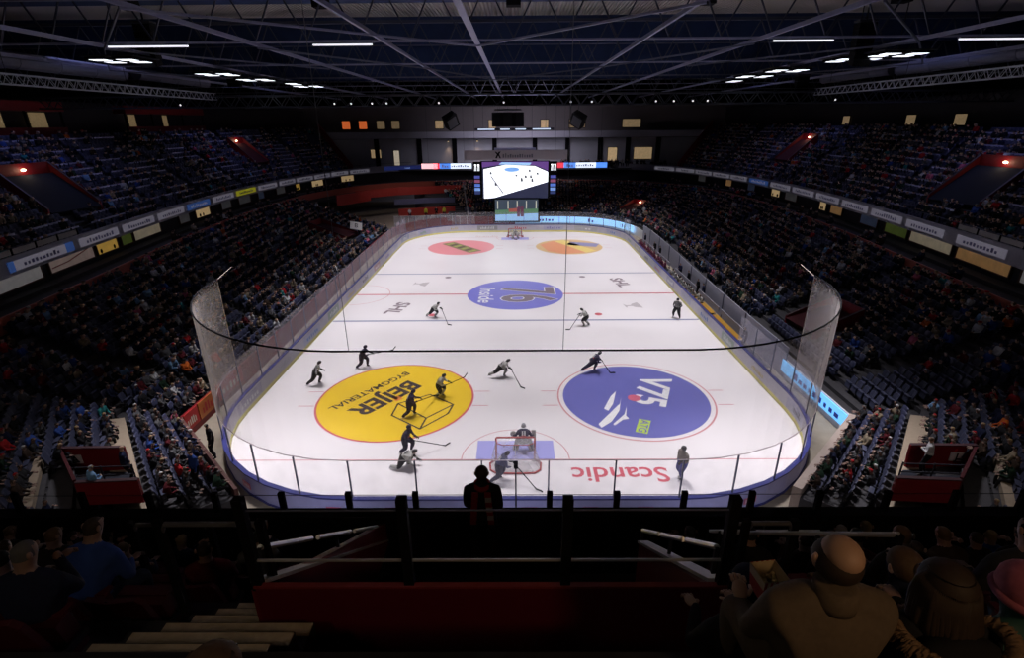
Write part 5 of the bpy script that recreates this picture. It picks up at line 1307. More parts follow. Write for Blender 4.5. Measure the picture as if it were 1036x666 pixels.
# stair between the left block and the entrance, bright nosings
st = MB(); nz = []
for i in range(20):
    D = 1.2+i*.275; H = 3.0+(.25)*(i-3.85); y = CY+D; z = CZ-H
    st.box((-2.31, y-.14, z-.55), (.70 if D > 2.9 else .70, .30, 1.1)); nz.append((y, z, D))
struct(st.build('stair_near', m_nfloor))
stx = MB()
for (y, z, D) in nz:
    if D < 2.9: stx.box((-1.75, y-.14, z-.55), (.5, .30, 1.1))
struct(stx.build('stair_landing', m_nfloor))
for (y, z, D) in nz:
    if 1.9 < D < 4.6:
        w = 1.12 if D < 2.9 else .62; cx = -2.06 if D < 2.9 else -2.31
        struct(MB().box((cx, y-.055, z+.006), (w, .10, .014)).build('trim_step_nosing', mat('nosing_beige', (.40, .33, .24), .7, var=.3, scale=12)))
# vomitory: back wall facing the field is the dark red band, side walls with pale caps
vm = empty('entrance_wall', (0, CY+3.0, CZ-6), 0, 'dark red wall around the stair opening right below the camera', 'wall')
MB().box((-.16, 0, 1.30), (3.62, .03, 2.74)).build('back_wall', mat('near_red', (.12, .005, .018), .5, var=.1), vm)
MB().box((-.16, .0, 2.685), (3.64, .045, .02)).build('back_cap', mat('near_red_edge', (.22, .03, .03), .5), vm)
for x, D1, H1 in ((-1.97, 6.2, 5.95), (1.60, 5.0, 4.84)):
    w = MB(); y1 = D1-3.0; w.wall([(x, 0), (x, y1)], [0, 0], [6-3.36, max(.4, 6-H1)], .09); w.build('side_wall', mat('near_red_inner', (.16, .012, .02), .5), vm)
    MB().bar((x, .05, 6-3.32), (x, y1, 6-H1+.03), .13, .03).build('cap', mat('cap_pale', (.50, .48, .50), .5, .3), vm)
    nseg = 3
    hr = MB()
    Ds, De = 3.1, D1-.2 if x < 0 else D1+.1
    for q in range(nseg):
        a = q/nseg+.02; b_ = (q+.92)/nseg; f = lambda t: (x, t*(De-3.1)+.1, 6-3.04-t*(De-3.1)*.84)
        hr.tube([f(a), f(b_)], .024, 8)
    hr.build('handrail', m_alu, vm)
    for q in (0.02, .5, .98): MB().bar((x, q*(De-3.1)+.1, 6-3.3-q*(De-3.1)*.84), (x, q*(De-3.1)+.1, 6-3.04-q*(De-3.1)*.84), .03).build('bracket', m_dark, vm)
struct(MB().box((-.18, CY+4.6, CZ-7.1), (3.5, 3.3, .2)).build('entrance_floor_near', m_nfloor))
# railing on top of that wall
rl = empty('stair_railing', (0, CY+3.02, CZ-3.33), 0, 'black post railing with a thin pale bar above the dark red wall', 'railing')
for x in (-1.96, -.78, .42, 1.62): MB().box((x, 0, .40), (.075, .06, .86)).build('post', m_black, rl)
MB().tube([(-1.96, 0, .25), (1.62, 0, .25)], .012, 8).build('mid_bar', m_alu, rl)
MB().tube([(-1.96, 0, .72), (1.62, 0, .72)], .007, 8).build('top_wire', m_steel, rl)
# front parapet of the stand and its posts
pr = struct(MB().box((0, CY+6.25, CZ-6.10), (52, .12, 1.30)).box((0, CY+6.25, CZ-5.47), (52, .2, .07)).build('wall_parapet', m_black))
pl = empty('parapet_railing', (0, CY+6.28, CZ-5.44), 0, 'row of short black posts joined by a wire along the balcony edge', 'railing')
for i in range(-9, 16): MB().box((-.46+1.0*(i-3), 0, .17), (.085, .06, .36)).build('post', m_black, pl)
MB().tube([(-14, 0, .30), (14, 0, .30)], .005, 6).build('wire', m_dark, pl)
# taller dark posts and rails inside the stand, either side
def yz(D, H): return CY+D, CZ-H
k = 0
for x, D, lb in ((-2.75, 3.2, 'black handrail post cluster beside the left stair'), (2.05, 3.6, 'black handrail beside the right side of the entrance, nearest'), (2.6, 4.9, 'black handrail beside the right side of the entrance, lower down'), (-3.9, 4.2, 'black barrier with a rounded grey top bar on the left')):
    y, z = yz(D, .943+.91*D)
    o = empty('stair_rail', (x, y, z), 0, lb, 'handrail', 'handrails in the near stand')
    for dx in (0, .42 if x > 0 else .8): MB().box((dx, 0, .5), (.06, .05, 1.0)).build('post', m_black, o)
    L_ = .42 if x > 0 else .8
    MB().tube([(0, 0, .86), (.05, 0, .96), (L_-.05, 0, .96), (L_, 0, .86)], .022, 8).build('top_bar', mat('rail_dull', (.16, .16, .18), .4, .5), o)
    k += 1
for x0, D0, x1, D1, lb in ((2.05, 4.0, 2.85, 3.0, 'slanting pale rail at the right, upper'), (2.35, 4.9, 3.3, 4.4, 'slanting pale rail at the right, lower')):
    y, z = yz(D0, .943+.91*D0-.85); y1, z1 = yz(D1, .943+.91*D1-.85)
    o = MB().tube([(0, 0, 0), (x1-x0, y1-y, z1-z)], .02, 8).build('slanting_rail', m_alu); o.location = (x0, y, z); tag(o, lb+' of the entrance', 'handrail', 'slanting rails')
    for a_ in ((0, 0, 0), (x1-x0, y1-y, z1-z)): MB().bar(Vector(a_)-Vector((0, 0, .8)), a_, .05).build('post', m_black, o)

# ------------------------------------------------------------------ seats
m_seat = mat('seat_slate', (.050, .055, .10), .5, var=.15); m_seatd = mat('seat_frame_dark', (.02, .02, .03), .5)
m_seatr = mat('seat_dark_red', (.07, .004, .010), .6, var=.15)
def seat_parts(sub=True):
    pan = MB(); pan.box((0, -.02, .46), (.44, .12, .34), 0, 0, .16); pan.box((0, .02, .63), (.42, .10, .03))
    back = MB(); vs = []
    for zz, yy in ((.50, -.16), (.66, -.20), (.84, -.25), (.90, -.27)):
        for xx in (-.23, 0, .23): vs.append((xx*(1 if zz < .88 else .86), yy-(.03 if xx == 0 else 0), zz))
    n = len(vs); vs += [(x, y-.045, z) for x, y, z in vs]
    fs = []
    for i in range(3):
        for j in range(2):
            a = i*3+j; fs += [(a, a+1, a+4, a+3), (n+a+3, n+a+4, n+a+1, n+a)]
    for j in range(2): fs += [(9+j, 10+j, n+10+j, n+9+j), (n+j, n+j+1, j+1, j)]
    for i in range(3): fs += [(i*3, i*3+3, n+i*3+3, n+i*3), (n+i*3+2, n+i*3+5, i*3+5, i*3+2)]
    back.add(vs, fs)
    leg = MB(); leg.box((0, -.15, .24), (.06, .08, .48)); leg.box((0, -.16, .02), (.16, .14, .04))
    for sx in (-1, 1): leg.box((sx*.245, -.10, .42), (.025, .30, .05))
    return pan, back, leg
sp, sbk, sl_ = seat_parts()
SEATM = dict(seat=(sp.mesh('seat', m_seat), sp.mesh('seat', m_seatr)), back=(sbk.mesh('backrest', m_seat), sbk.mesh('backrest', m_seatr)), leg=(sl_.mesh('frame', m_seatd), sl_.mesh('frame', m_seatd)))
def make_seat(loc, rz, red, label, group):
    o = empty('stadium_seat', loc, rz, label, 'seat', group)
    for nm, key in (('seat', 'seat'), ('backrest', 'back'), ('frame', 'leg')):
        c = bpy.data.objects.new(nm, SEATM[key][1 if red else 0]); COL.objects.link(c); c.parent = o
    return o

# ------------------------------------------------------------------ seat positions: (x, y, z, rz, stand, row, n, kind)
SEATS = []
def fill(fn, zf, K, s, u0, u1, stand, occ, aisles, spacing=.54, blocked=(), kmin=0):
    for k in range(kmin, K):
        N = 240; pts = [fn(u0+(u1-u0)*i/N, k+.64) for i in range(N+1)]
        dirs = [(Vector(fn(u0+(u1-u0)*i/N, k))-Vector(fn(u0+(u1-u0)*i/N, k+1))).normalized() for i in range(N+1)]
        L = [0]
        for i in range(N): L.append(L[-1]+math.dist(pts[i], pts[i+1]))
        d = .4; n = 0
        while d < L[-1]-.3:
            i = max(0, min(N-1, int(np.searchsorted(L, d))-1)); q = (d-L[i])/(L[i+1]-L[i]); p = lerp2(pts[i], pts[i+1], q); u = u0+(u1-u0)*(i+q)/N
            d += spacing; n += 1
            if any(abs(u-a)*(L[-1]/(u1-u0)) < .62 for a in aisles): continue
            if any(f is fn and ss == s and k0 <= k < k1 and abs(u-a)*(L[-1]/(u1-u0)) < hw for f, ss, a, k0, k1, hw in BLOCKED): continue
            dr = dirs[i]; rz = math.atan2(s*dr.x, dr.y)*-1
            SEATS.append((s*p[0], p[1], zf(k), rz, stand, k, n, occ(u, k)))
def noise2(u, k, sd):
    return math.sin(u*9.1+sd*3.3+k*.7)*math.sin(k*1.3+u*3.7+sd)+.35*math.sin(u*23+k*2.1+sd)
def occf(base, sd):
    return lambda u, k: (random.random() < base+.38*noise2(u, k, sd))
for s, nm in ((1, 'right'), (-1, 'left')):
    fill(lowp, zl, NL, s, 0.05, 5.2 if s > 0 else 4.3, 'lower '+nm+' stand', (lambda u, k, s=s: random.random() < (.74 if not (s > 0 and u < 1.1 and k < 8) else (.06 if k < 4 else .4))+.30*noise2(u, k, 1+s)), [i*.72+.36 for i in range(9)], kmin=0 if s < 0 else 1)
    fill(upp, zu, NU, s, 0.7, 5.95, 'upper '+nm+' stand', occf(.36 if s < 0 else .60, 5+s), [i*.8+.5 for i in range(8)])
fill(lowp, zl, NL, 1, 5.25, 8, 'far end stand', occf(.93, 3), [5.9, 6.9, 7.6], kmin=1)
fill(lowp, zl, NL, -1, 7.15, 8, 'far end stand', occf(.93, 4), [], kmin=1)
for s, nm in ((1, 'right'), (-1, 'left')):
    fill(chp, zl, NL, s, .03, 1, nm+' near corner', (lambda u, k: random.random() < (.93 if k < 3 else .62)), [], blocked=())
SEATS = [q for q in SEATS if not (q[4].endswith('near corner') and (q[5] == 3 or (4 <= q[5] <= 7 and math.dist((abs(q[0]), q[1]), (15.6, -30.6)) < 2.3)))]
# near upper stand rows
for k in range(1, 7):
    ye, z = NB[k+1]
    for side in (-1, 1):
        for n in range(16):
            x = (-3.15-.53*n) if side < 0 else (3.4+.53*n)
            if side > 0 and k >= 3: x -= .9
            near = (abs(x) < 9)
            SEATS.append((x, ye-.45, z, 0.0, 'near stand '+('left block' if side < 0 else 'right block'), k, n+1, random.random() < .55))
for n in range(6):
    ye, z = NB[7]; SEATS.append((-1.5+.54*n, ye-.42, z, 0.0, 'near stand middle block', 6, n+1, n not in (2,)))

# ------------------------------------------------------------------ foreground people
def put(me, name, loc, rz, mats, label, sc=1.0, group=None):
    o = bpy.data.objects.new(name, me); COL.objects.link(o)
    me.materials.clear()
    for m in mats: me.materials.append(m)
    o.location = loc; o.rotation_euler = (0, 0, rz); o.scale = (sc,)*3
    return tag(o, label, 'person', group)
def head_frame(I): return Matrix((I['hf'].cross(I['hup']).normalized(), I['hf'], I['hup'])).transposed()
def head_details(o, I, skin, hair=None, hairshape='short', ears=True):
    R = head_frame(I); h = I['head']
    f = MB(); fc = h+I['hf']*.08
    f.ball(fc+R @ Vector((0, .026, -.005)), (.015, .020, .026), 8, 6, 0, R)
    for sx in (-1, 1): f.ball(fc+R @ Vector((sx*.032, .010, .022)), (.014, .008, .008), 8, 5, 1, R)
    f.tube([fc+R @ Vector((q*.026, .012-.004*abs(q), -.045)) for q in (-1, 0, 1)], .006, 5, 2)
    f.build('face', [skin, mat('eye_dark', (.02,)*3), mat('lips', (.3, .1, .1))], o, True)
    if ears:
        for sx in (-1, 1):
            e = MB(); e.ball(h+R @ Vector((sx*.088, -.008, -.005)), (.010, .022, .034), 8, 6, 0, R); e.ball(h+R @ Vector((sx*.094, -.006, .004)), (.010, .014, .020), 8, 6, 0, R)
            e.build('ear', skin, o, True)
    if hair:
        m = MB(); rr = random.Random(3)
        if hairshape == 'short':
            m.ball(h+R @ Vector((0, -.018, .022)), (.093, .105, .092), 16, 10, 0, R)
        elif hairshape == 'fringe':     # bald crown, hair round the sides and back
            m.ball(h+R @ Vector((0, -.012, -.008)), (.0965, .105, .082), 26, 16, 0, R)
        elif hairshape == 'long':
            m.ball(h+R @ Vector((0, -.020, .022)), (.105, .115, .10), 16, 10, 0, R)
            for i in range(60):
                a = PI*(-.08+1.16*i/59)+PI; x0 = math.cos(a); y0 = math.sin(a)
                p = [h+R @ Vector((x0*.07, y0*.075-.015, .085)), h+R @ Vector((x0*.102, y0*.108-.015, .03)), h+R @ Vector((x0*.112, y0*.115-.015, -.03)), h+R @ Vector((x0*.115+rr.uniform(-.015, .015), y0*.12-.03, -.13)), h+R @ Vector((x0*.10+rr.uniform(-.02, .02), y0*.11-.06, -.24-rr.uniform(0, .05)))]
                m.tube(p, [.016, .018, .022, .020, .006], 6)
        elif hairshape == 'bun':
            m.ball(h+R @ Vector((0, -.02, .022)), (.098, .108, .095), 16, 10, 0, R); m.ball(h+R @ Vector((0, -.12, .06)), (.045, .045, .045), 10, 8, 0, R)
        m.build('hair', hair, o, True)
def place(o, I, target):
    R = Matrix.Rotation(o.rotation_euler[2], 3, 'Z'); o.location = Vector(target)-R @ I['head']
def hp(X, D, H): return (CAM.x+X, CY+D, CZ-H)
def sit(i): return figure((0, 0, .58), ankL=(-.14, .44, .10), ankR=(.14, .42, .10), kneepole=(0, .6, 1), sub=2, **i)
def hands(o, I, skin, curl=.9, s=1.0):
    for w, sg in ((I['wL'], 1), (I['wR'], -1)):
        m = MB(); hand_mesh(m, w+Vector((0, .03, 0)), (0, 1, -.05), sg, 0, curl, s); m.build('hand', skin, o, True)
z0 = NB[1][1]; y0 = NB[1][0]
# bald man with the popcorn
me, I = figure((0, 0, .45), lean=.10, ankL=(-.16, .46, .06), ankR=(.16, .46, .06), wrL=(-.17, .37, .50), wrR=(.12, .36, .46), kneepole=(0, .6, 1), sub=2, bulk=1.24, elout=.45)
kw = mat('knit_grey_brown', (.115, .085, .060), .9, var=.2, scale=40, bump=.3)
bald = put(me, 'person', (1.37, CY+1.60, CZ-1.70-1.22), 0, (kw, troum['dark denim'], troum['dark denim'], m_shoe, SK, SK, SK), 'bald man from behind in a thick grey brown sweater, front right foreground')
place(bald, I, hp(1.35, 1.70, 1.72))
head_details(bald, I, SK, hairm['dark brown'], 'fringe')
dm = MB(); dm.ball(I['head']+Vector((.006, -.022, .038)), (.078, .090, .070), 22, 14); dm.build('bald_crown', SK, bald, True)
nk_ = I['neck']-I['fw']*.02; MB().tube([nk_-I['up']*.045, nk_-I['up']*.01, nk_+I['up']*.055, nk_+I['up']*.06], [.088, .092, .087, .07], 24).build('collar', kw, bald, True)
hm = MB(); hand_mesh(hm, I['wL']+Vector((-.01, .02, .02)), (.1, .75, .6), 1, 0, 1.0, 1.05); hm.build('hand', SK, bald, True)
hm = MB(); hand_mesh(hm, I['wR']+Vector((0, .02, 0)), (-.3, .9, 0), -1, 0, 1.0, 1.05); hm.build('hand', SK, bald, True)
# popcorn box
pc = empty('popcorn_box', (bald.location.x-.04, bald.location.y+.43, bald.location.z+.53), .12, 'open red and white striped popcorn box held by the bald man', 'box')
def striped_box():
    m = bpy.data.materials.new('popcorn_stripes'); m.use_nodes = True; nt = m.node_tree; N = nt.nodes; b = N['Principled BSDF']
    tc = N.new('ShaderNodeTexCoord'); w = N.new('ShaderNodeTexWave'); w.bands_direction = 'X'; w.inputs['Scale'].default_value = 11
    c = N.new('ShaderNodeValToRGB'); c.color_ramp.interpolation = 'CONSTANT'; c.color_ramp.elements[0].color = (.35, .02, .02, 1); c.color_ramp.elements[1].color = (.5, .42, .32, 1); c.color_ramp.elements[1].position = .5
    nt.links.new(tc.outputs['Object'], w.inputs['Vector']); nt.links.new(w.outputs['Fac'], c.inputs['Fac']); nt.links.new(c.outputs['Color'], b.inputs['Base Color']); return m
b = MB(); w0, w1, h = .055, .070, .15; v = []
for z, w in ((0, w0), (h, w1)): v += [(-w, -w, z), (w, -w, z), (w, w, z), (-w, w, z)]
v += [(x*.94, y*.94, z+(.004 if z == 0 else 0)) for x, y, z in v]
b.add(v, [(0, 1, 5, 4), (1, 2, 6, 5), (2, 3, 7, 6), (3, 0, 4, 7), (3, 2, 1, 0)], 0)
b.add([v[i] for i in range(8, 16)], [(4, 5, 1, 0), (5, 6, 2, 1), (6, 7, 3, 2), (7, 4, 0, 3), (0, 1, 2, 3)], 1)
b.build('box', [striped_box(), mat('carton_inside', (.42, .33, .20), .8)], pc)
q = MB(); rr = random.Random(5)
for _ in range(40): q.ball((rr.uniform(-.045, .045), rr.uniform(-.045, .045), .075+rr.uniform(-.01, .02)), rr.uniform(.010, .016), 6, 4)
o = q.build('popcorn', mat('popcorn_yellow', (.55, .42, .20), .8), pc, True); o['kind'] = 'stuff'
# woman with fur hood
me, I = figure((0, 0, .45), lean=.16, ankL=(-.14, .46, .06), ankR=(.14, .46, .06), wrL=(-.18, .44, .62), wrR=(.18, .44, .62), kneepole=(0, .6, 1), sub=2, bulk=1.2)
o = put(me, 'person', (2.06, CY+1.70, CZ-2.98), 0, (coatm['black'], troum['black'], troum['black'], m_shoe, SK, SK, hairm['dark brown']), 'dark haired woman in a black coat with a fur trimmed hood, right foreground')
place(o, I, hp(1.87, 1.72, 1.90))
head_details(o, I, SK, hairm['dark brown'], 'long'); hands(o, I, SK)
fur = MB(); rr = random.Random(8); c = I['neck']-I['up']*.02-I['fw']*.05
for i in range(150):
    a = 2*PI*i/150; rr_ = 1; p = c+Vector((math.cos(a)*.20, math.sin(a)*.13-.03, -.03+.05*math.cos(a)**2-.05*math.sin(a)*-1*(-.3)))
    for _ in range(3):
        d = Vector((math.cos(a)+rr.uniform(-.5, .5), math.sin(a)+rr.uniform(-.5, .5), rr.uniform(-.3, .8))).normalized()
        fur.tube([p, p+d*.045, p+d*.075+Vector((0, 0, -.02))], [.014, .009, .002], 4)
o2 = fur.build('fur_trim', mat('fur_brown', (.16, .10, .06), .9, var=.4, scale=30), o, True)
hd = MB(); hd.ball(c+Vector((0, -.09, -.07)), (.20, .10, .13), 14, 8); hd.build('hood', coatm['black'], o, True)
# brown haired person between them, one row lower
me, I = figure((0, 0, .45), lean=.2, ankL=(-.14, .46, .06), ankR=(.14, .46, .06), wrL=(-.14, .46, .60), wrR=(.14, .46, .60), kneepole=(0, .6, 1), sub=2, bulk=1.15)
o = put(me, 'person', (2.25, CY+2.55, CZ-3.60), .15, (coatm['dark navy'], troum['black'], troum['black'], m_shoe, SK, SK, hairm['light brown']), 'brown haired person in a dark jacket seated right of the bald man, a row down')
place(o, I, hp(2.36, 2.44, 2.53))
head_details(o, I, SK, hairm['light brown'], 'bun'); hands(o, I, SK)
# pink hat
me, I = figure((0, 0, .45), lean=.18, ankL=(-.14, .46, .06), ankR=(.14, .46, .06), wrL=(-.14, .46, .60), wrR=(.14, .46, .60), kneepole=(0, .6, 1), sub=2, bulk=1.2)
o = put(me, 'person', (2.76, CY+1.95, CZ-3.14), 0, (mat('jacket_teal', (.020, .075, .070), .7), troum['black'], troum['black'], m_shoe, SK, SK, hairm['dark brown']), 'person in a pink knitted hat and teal jacket at the right edge of the foreground')
place(o, I, hp(2.24, 1.72, 1.95))
head_details(o, I, SK); hands(o, I, SK)
R = head_frame(I); ht = MB(); ht.ball(I['head']+R @ Vector((0, -.012, .035)), (.112, .122, .112), 16, 10, 0, R)
ht.tube([I['head']+R @ Vector((.108*math.cos(a*PI/12), .118*math.sin(a*PI/12)-.012, .0)) for a in range(24)], .020, 6, 0, closed=True)
ht.build('knitted_hat', mat('knit_pink', (.36, .10, .15), .9, var=.3, scale=40, bump=.4), o, True)
# person with a dark cap left of the popcorn
me, I = figure((0, 0, .45), lean=.35, ankL=(-.14, .46, .06), ankR=(.14, .46, .06), wrL=(-.14, .5, .60), wrR=(.14, .5, .60), kneepole=(0, .6, 1), sub=2, bulk=1.2)
o = put(me, 'person', (1.0, CY+1.85, CZ-3.22), .1, (coatm['black'], troum['black'], troum['black'], m_shoe, SK, SK, coatm['dark navy']), 'person in black with a dark cap leaning forward left of the popcorn box')
place(o, I, hp(1.34, 2.25, 2.50))
head_details(o, I, SK); hands(o, I, SK)
R = head_frame(I); ht = MB(); ht.ball(I['head']+R @ Vector((0, -.012, .03)), (.104, .118, .098), 16, 10, 0, R); ht.build('cap', coatm['dark navy'], o, True)
# blond head at the bottom left edge
me, I = figure((0, 0, .45), lean=.05, ankL=(-.14, .46, .06), ankR=(.14, .46, .06), wrL=(-.10, .20, .50), wrR=(.10, .20, .50), kneepole=(0, .6, 1), sub=2, bulk=1.15)
o = put(me, 'person', (-1.66, CY+1.10, CZ-3.22), 0, (coatm['black'], troum['black'], troum['black'], m_shoe, SK, SK, hairm['light brown']), 'head with light brown hair at the bottom edge beside the steps')
place(o, I, hp(-1.13, 1.33, 1.90))
head_details(o, I, SK, hairm['light brown'], 'long'); hands(o, I, SK)
# the standing man with a team scarf at the front rail
me, I = figure((0, 0, .98), lean=.06, ankL=(-.13, .02, .10), ankR=(.13, -.02, .10), wrL=(-.10, .26, 1.16), wrR=(.16, .22, 1.08), sub=2, bulk=1.10, elpole=(0, -.2, -1), elout=.15)
yf, zf_ = CY+5.75, CZ-6.05
man = put(me, 'person', (-.42, yf, zf_), 0, (coatm['black'], troum['black'], troum['black'], m_shoe, SK2, SK2, hairm['dark brown']), 'man standing at the front rail in a black coat with a red and white scarf')
head_details(man, I, SK2, hairm['dark brown'], 'short')
for w, sg in ((I['wL'], 1), (I['wR'], -1)):
    m = MB(); hand_mesh(m, w+Vector((0, .02, 0)), (0.2*sg, .8, .3), sg, 0, 1.0); m.build('hand', SK2, man, True)
sc_ = MB(); c = I['neck']
sc_.tube([c+Vector((.088*math.cos(a), .085*math.sin(a), -.01+.02*math.sin(a))) for a in [k_*PI/9 for k_ in range(18)]], .035, 8, 0, closed=True)
for sx, mi in ((-1, 1), (1, 0)):
    for q in range(7):
        z_ = c.z-.05-q*.075; sc_.box((c.x+sx*(.085+.006*q), c.y-.165-.006*q*(1 if q < 4 else 0), z_), (.085, .025, .074), 0, (0 if sx < 0 else q % 2)+0, .08)
sc_.build('scarf', [mat('scarf_red', (.22, .012, .02), .9), mat('scarf_pale', (.30, .28, .30), .9)], man)
# ------------------------------------------------------------------ bench players, staff, guards
def person_copy(me, loc, rz, coat, trou, hair, label, group, sc=1.0, name='spectator', skin=None):
    o = bpy.data.objects.new(name, me); COL.objects.link(o); o.location = loc; o.rotation_euler = (0, 0, rz); o.scale = (sc,)*3
    for i, m in ((0, coat), (1, trou), (2, trou), (6, hair)):
        o.material_slots[i].link = 'OBJECT'; o.material_slots[i].material = m
    return tag(o, label, 'person', group)
SEATS_BENCH = []
me_stand, Istd = figure((0, 0, .95), lean=.05, ankL=(-.12, .02, .10), ankR=(.12, -.02, .10), wrL=(-.22, .14, .85), wrR=(.24, .10, .85), sub=1, bulk=1.1)
me_stand2, _ = figure((0, 0, .95), lean=.1, ankL=(-.14, .04, .10), ankR=(.12, -.06, .10), wrL=(-.06, .26, 1.16), wrR=(.06, .26, 1.14), sub=1, bulk=1.12)
for me in (me_stand, me_stand2):
    me.name = 'standing_body'
    for m in (coatm['black'], troum['black'], troum['black'], m_shoe, SK, SK, hairm['dark brown']): me.materials.append(m)
rb = random.Random(21)
n = 0
for y in np.arange(7.2, 19.4, .78):
    person_copy(PROTO_HI[n % 6], (15.97, y, .02), PI/2+rb.uniform(-.2, .2), mat('jersey_plum', (.16, .03, .07), .8), SW['navy'][1], SW['navy'][3], 'player in dark red jersey on the far bench, %s from its near end' % ORD[n], 'players on the far bench', name='person'); n += 1
n = 0
for y in np.arange(-4.6, 4.8, .85):
    person_copy(PROTO_HI[(n*2+1) % 6], (15.97, y, .02), PI/2+rb.uniform(-.2, .2), SW['white'][0], SW['white'][1], SW['white'][3], 'player in white jersey on the middle bench, %s from its near end' % ORD[n], 'players on the middle bench', name='person'); n += 1
for i, (x, y, m, lb) in enumerate(((16.72, 19.5, me_stand, 'farthest standing staff member in black behind the benches'), (16.72, 14.5, me_stand2, 'staff member in black standing behind the far bench, far end'), (16.72, 12.2, me_stand, 'staff member in black standing behind the far bench, near end'), (16.70, 4.2, me_stand2, 'staff member in black standing behind the middle bench, far end'), (16.68, 1.5, me_stand, 'staff member in black standing behind the middle of the middle bench'), (16.66, -1.4, me_stand2, 'staff member in black standing behind the near end of the middle bench'), (16.64, -2.8, me_stand, 'staff member in dark clothes standing by the yellow plank'), (16.0, -13.4, me_stand2, 'person in dark clothes at the near end of the benches'))):
    person_copy(m, (x, y, .1), PI/2+rb.uniform(-.5, .5), coatm['black' if i % 3 else 'dark navy'], troum['black'], hairm['dark brown'], lb, 'staff behind the benches', name='person')
# people by the yellow vests in the far left corner, and guards
for i, (x, y, c, lb) in enumerate(((-16.6, 36.2, 'white', 'person in white standing at the left end of the red panel'), (-14.2, 37.2, 'vest', 'left steward in a yellow vest before the red panel'), (-12.6, 37.6, 'black', 'person in black between the stewards in yellow vests'), (-11.4, 38.0, 'vest', 'right steward in a yellow vest before the red panel'))):
    person_copy(me_stand if i % 2 else me_stand2, (x, y, .9), PI, mat('vest_yellow', (.55, .50, .05), .7) if c == 'vest' else coatm[c], troum['black'], hairm['dark brown'], lb, None, name='person')
# named people of the near corners
p = (-14.15, -30.9, 2.1)
person_copy(me_stand2, (-14.9, -31.9, 2.3), -.6, coatm['light blue'], troum['dark denim'], hairm['grey'], 'person in a light blue coat standing before the left corner entrance', None, name='person')
person_copy(me_stand, (-14.9, -30.4, 2.1), -.9, coatm['dark navy'], troum['black'], SK, 'bald person in dark clothes inside the left corner entrance', None, name='person')
person_copy(me_stand, (-13.0, -28.0, 1.6), 2.3, coatm['black'], troum['black'], hairm['black'], 'person in black walking on the beige floor beside the left corner entrance', None, name='person')
person_copy(me_stand, (-12.6, -29.9, 1.6), 2.6, coatm['blue'], troum['black'], hairm['dark brown'], 'person in a blue jacket on the beige floor below the left corner entrance', None, name='person')
person_copy(me_stand2, (15.9, -30.0, 2.1), .9, coatm['white'], troum['black'], hairm['light brown'], 'person in a white shirt standing inside the right corner entrance', None, name='person')
for s in (-1, 1):
    pass

# ------------------------------------------------------------------ the crowd
ck = list(COATS); tk = list(TROU); hk = list(HAIRC)
def pick_coat(r): return r.choices(ck, COATW)[0]
cand = []; seatc = []
r = random.Random(99)
for i, (x, y, z, rz, stand, k, n, occ) in enumerate(SEATS):
    q = view_px((x, y, z+.8))
    nearst = stand.startswith('near stand')
    if q is None or not (-25 < q[0] < 1061 and -10 < q[1] < 690): continue
    if not nearst and q[1] > 516: continue
    if nearst and q[1] > 660: continue
    (cand if occ else seatc).append((q[2], i))
    if occ: seatc.append((q[2]+6, i))
cand.sort(); seatc.sort()
NIND = 300-0
hi = set(i for _, i in cand[:NIND]); lo = [i for _, i in cand[NIND:]]
HATS = ['bare headed']
grpname = {}
looks = set()
for j, (dist, i) in enumerate(cand[:NIND]):
    x, y, z, rz, stand, k, n, occ = SEATS[i]
    c = pick_coat(r); 
    if stand.startswith('near stand') and c in ('white', 'light blue', 'orange', 'red', 'pink', 'beige', 'teal'): c = 'black'
    h = r.choices(hk, [8, 5, 3, 2, 4])[0]; hat = r.random() < .28
    hatc = r.choice(['black', 'grey', 'white', 'red', 'dark navy']) if not stand.startswith('near stand') else r.choice(['black', 'dark navy', 'grey'])
    hm_ = coatm[hatc] if hat else hairm[h]
    desc = ('%s hat' % hatc) if hat else ('%s hair' % h)
    label = 'spectator, %s coat, %s, %s seat, %s row, %s' % (c, desc, ORD[n-1] if n <= 30 else '%dth' % n, ORD[k] if not stand.startswith('near') else ORD[k-1], stand)
    pr_ = PROTO_HI[r.randrange(6)]
    sc = r.uniform(.90, 1.03)
    person_copy(pr_, (x, y, z-.10), rz+r.uniform(-.25, .25), coatm[c], troum[r.choice(tk)], hm_, label, 'spectators in the '+stand, sc)
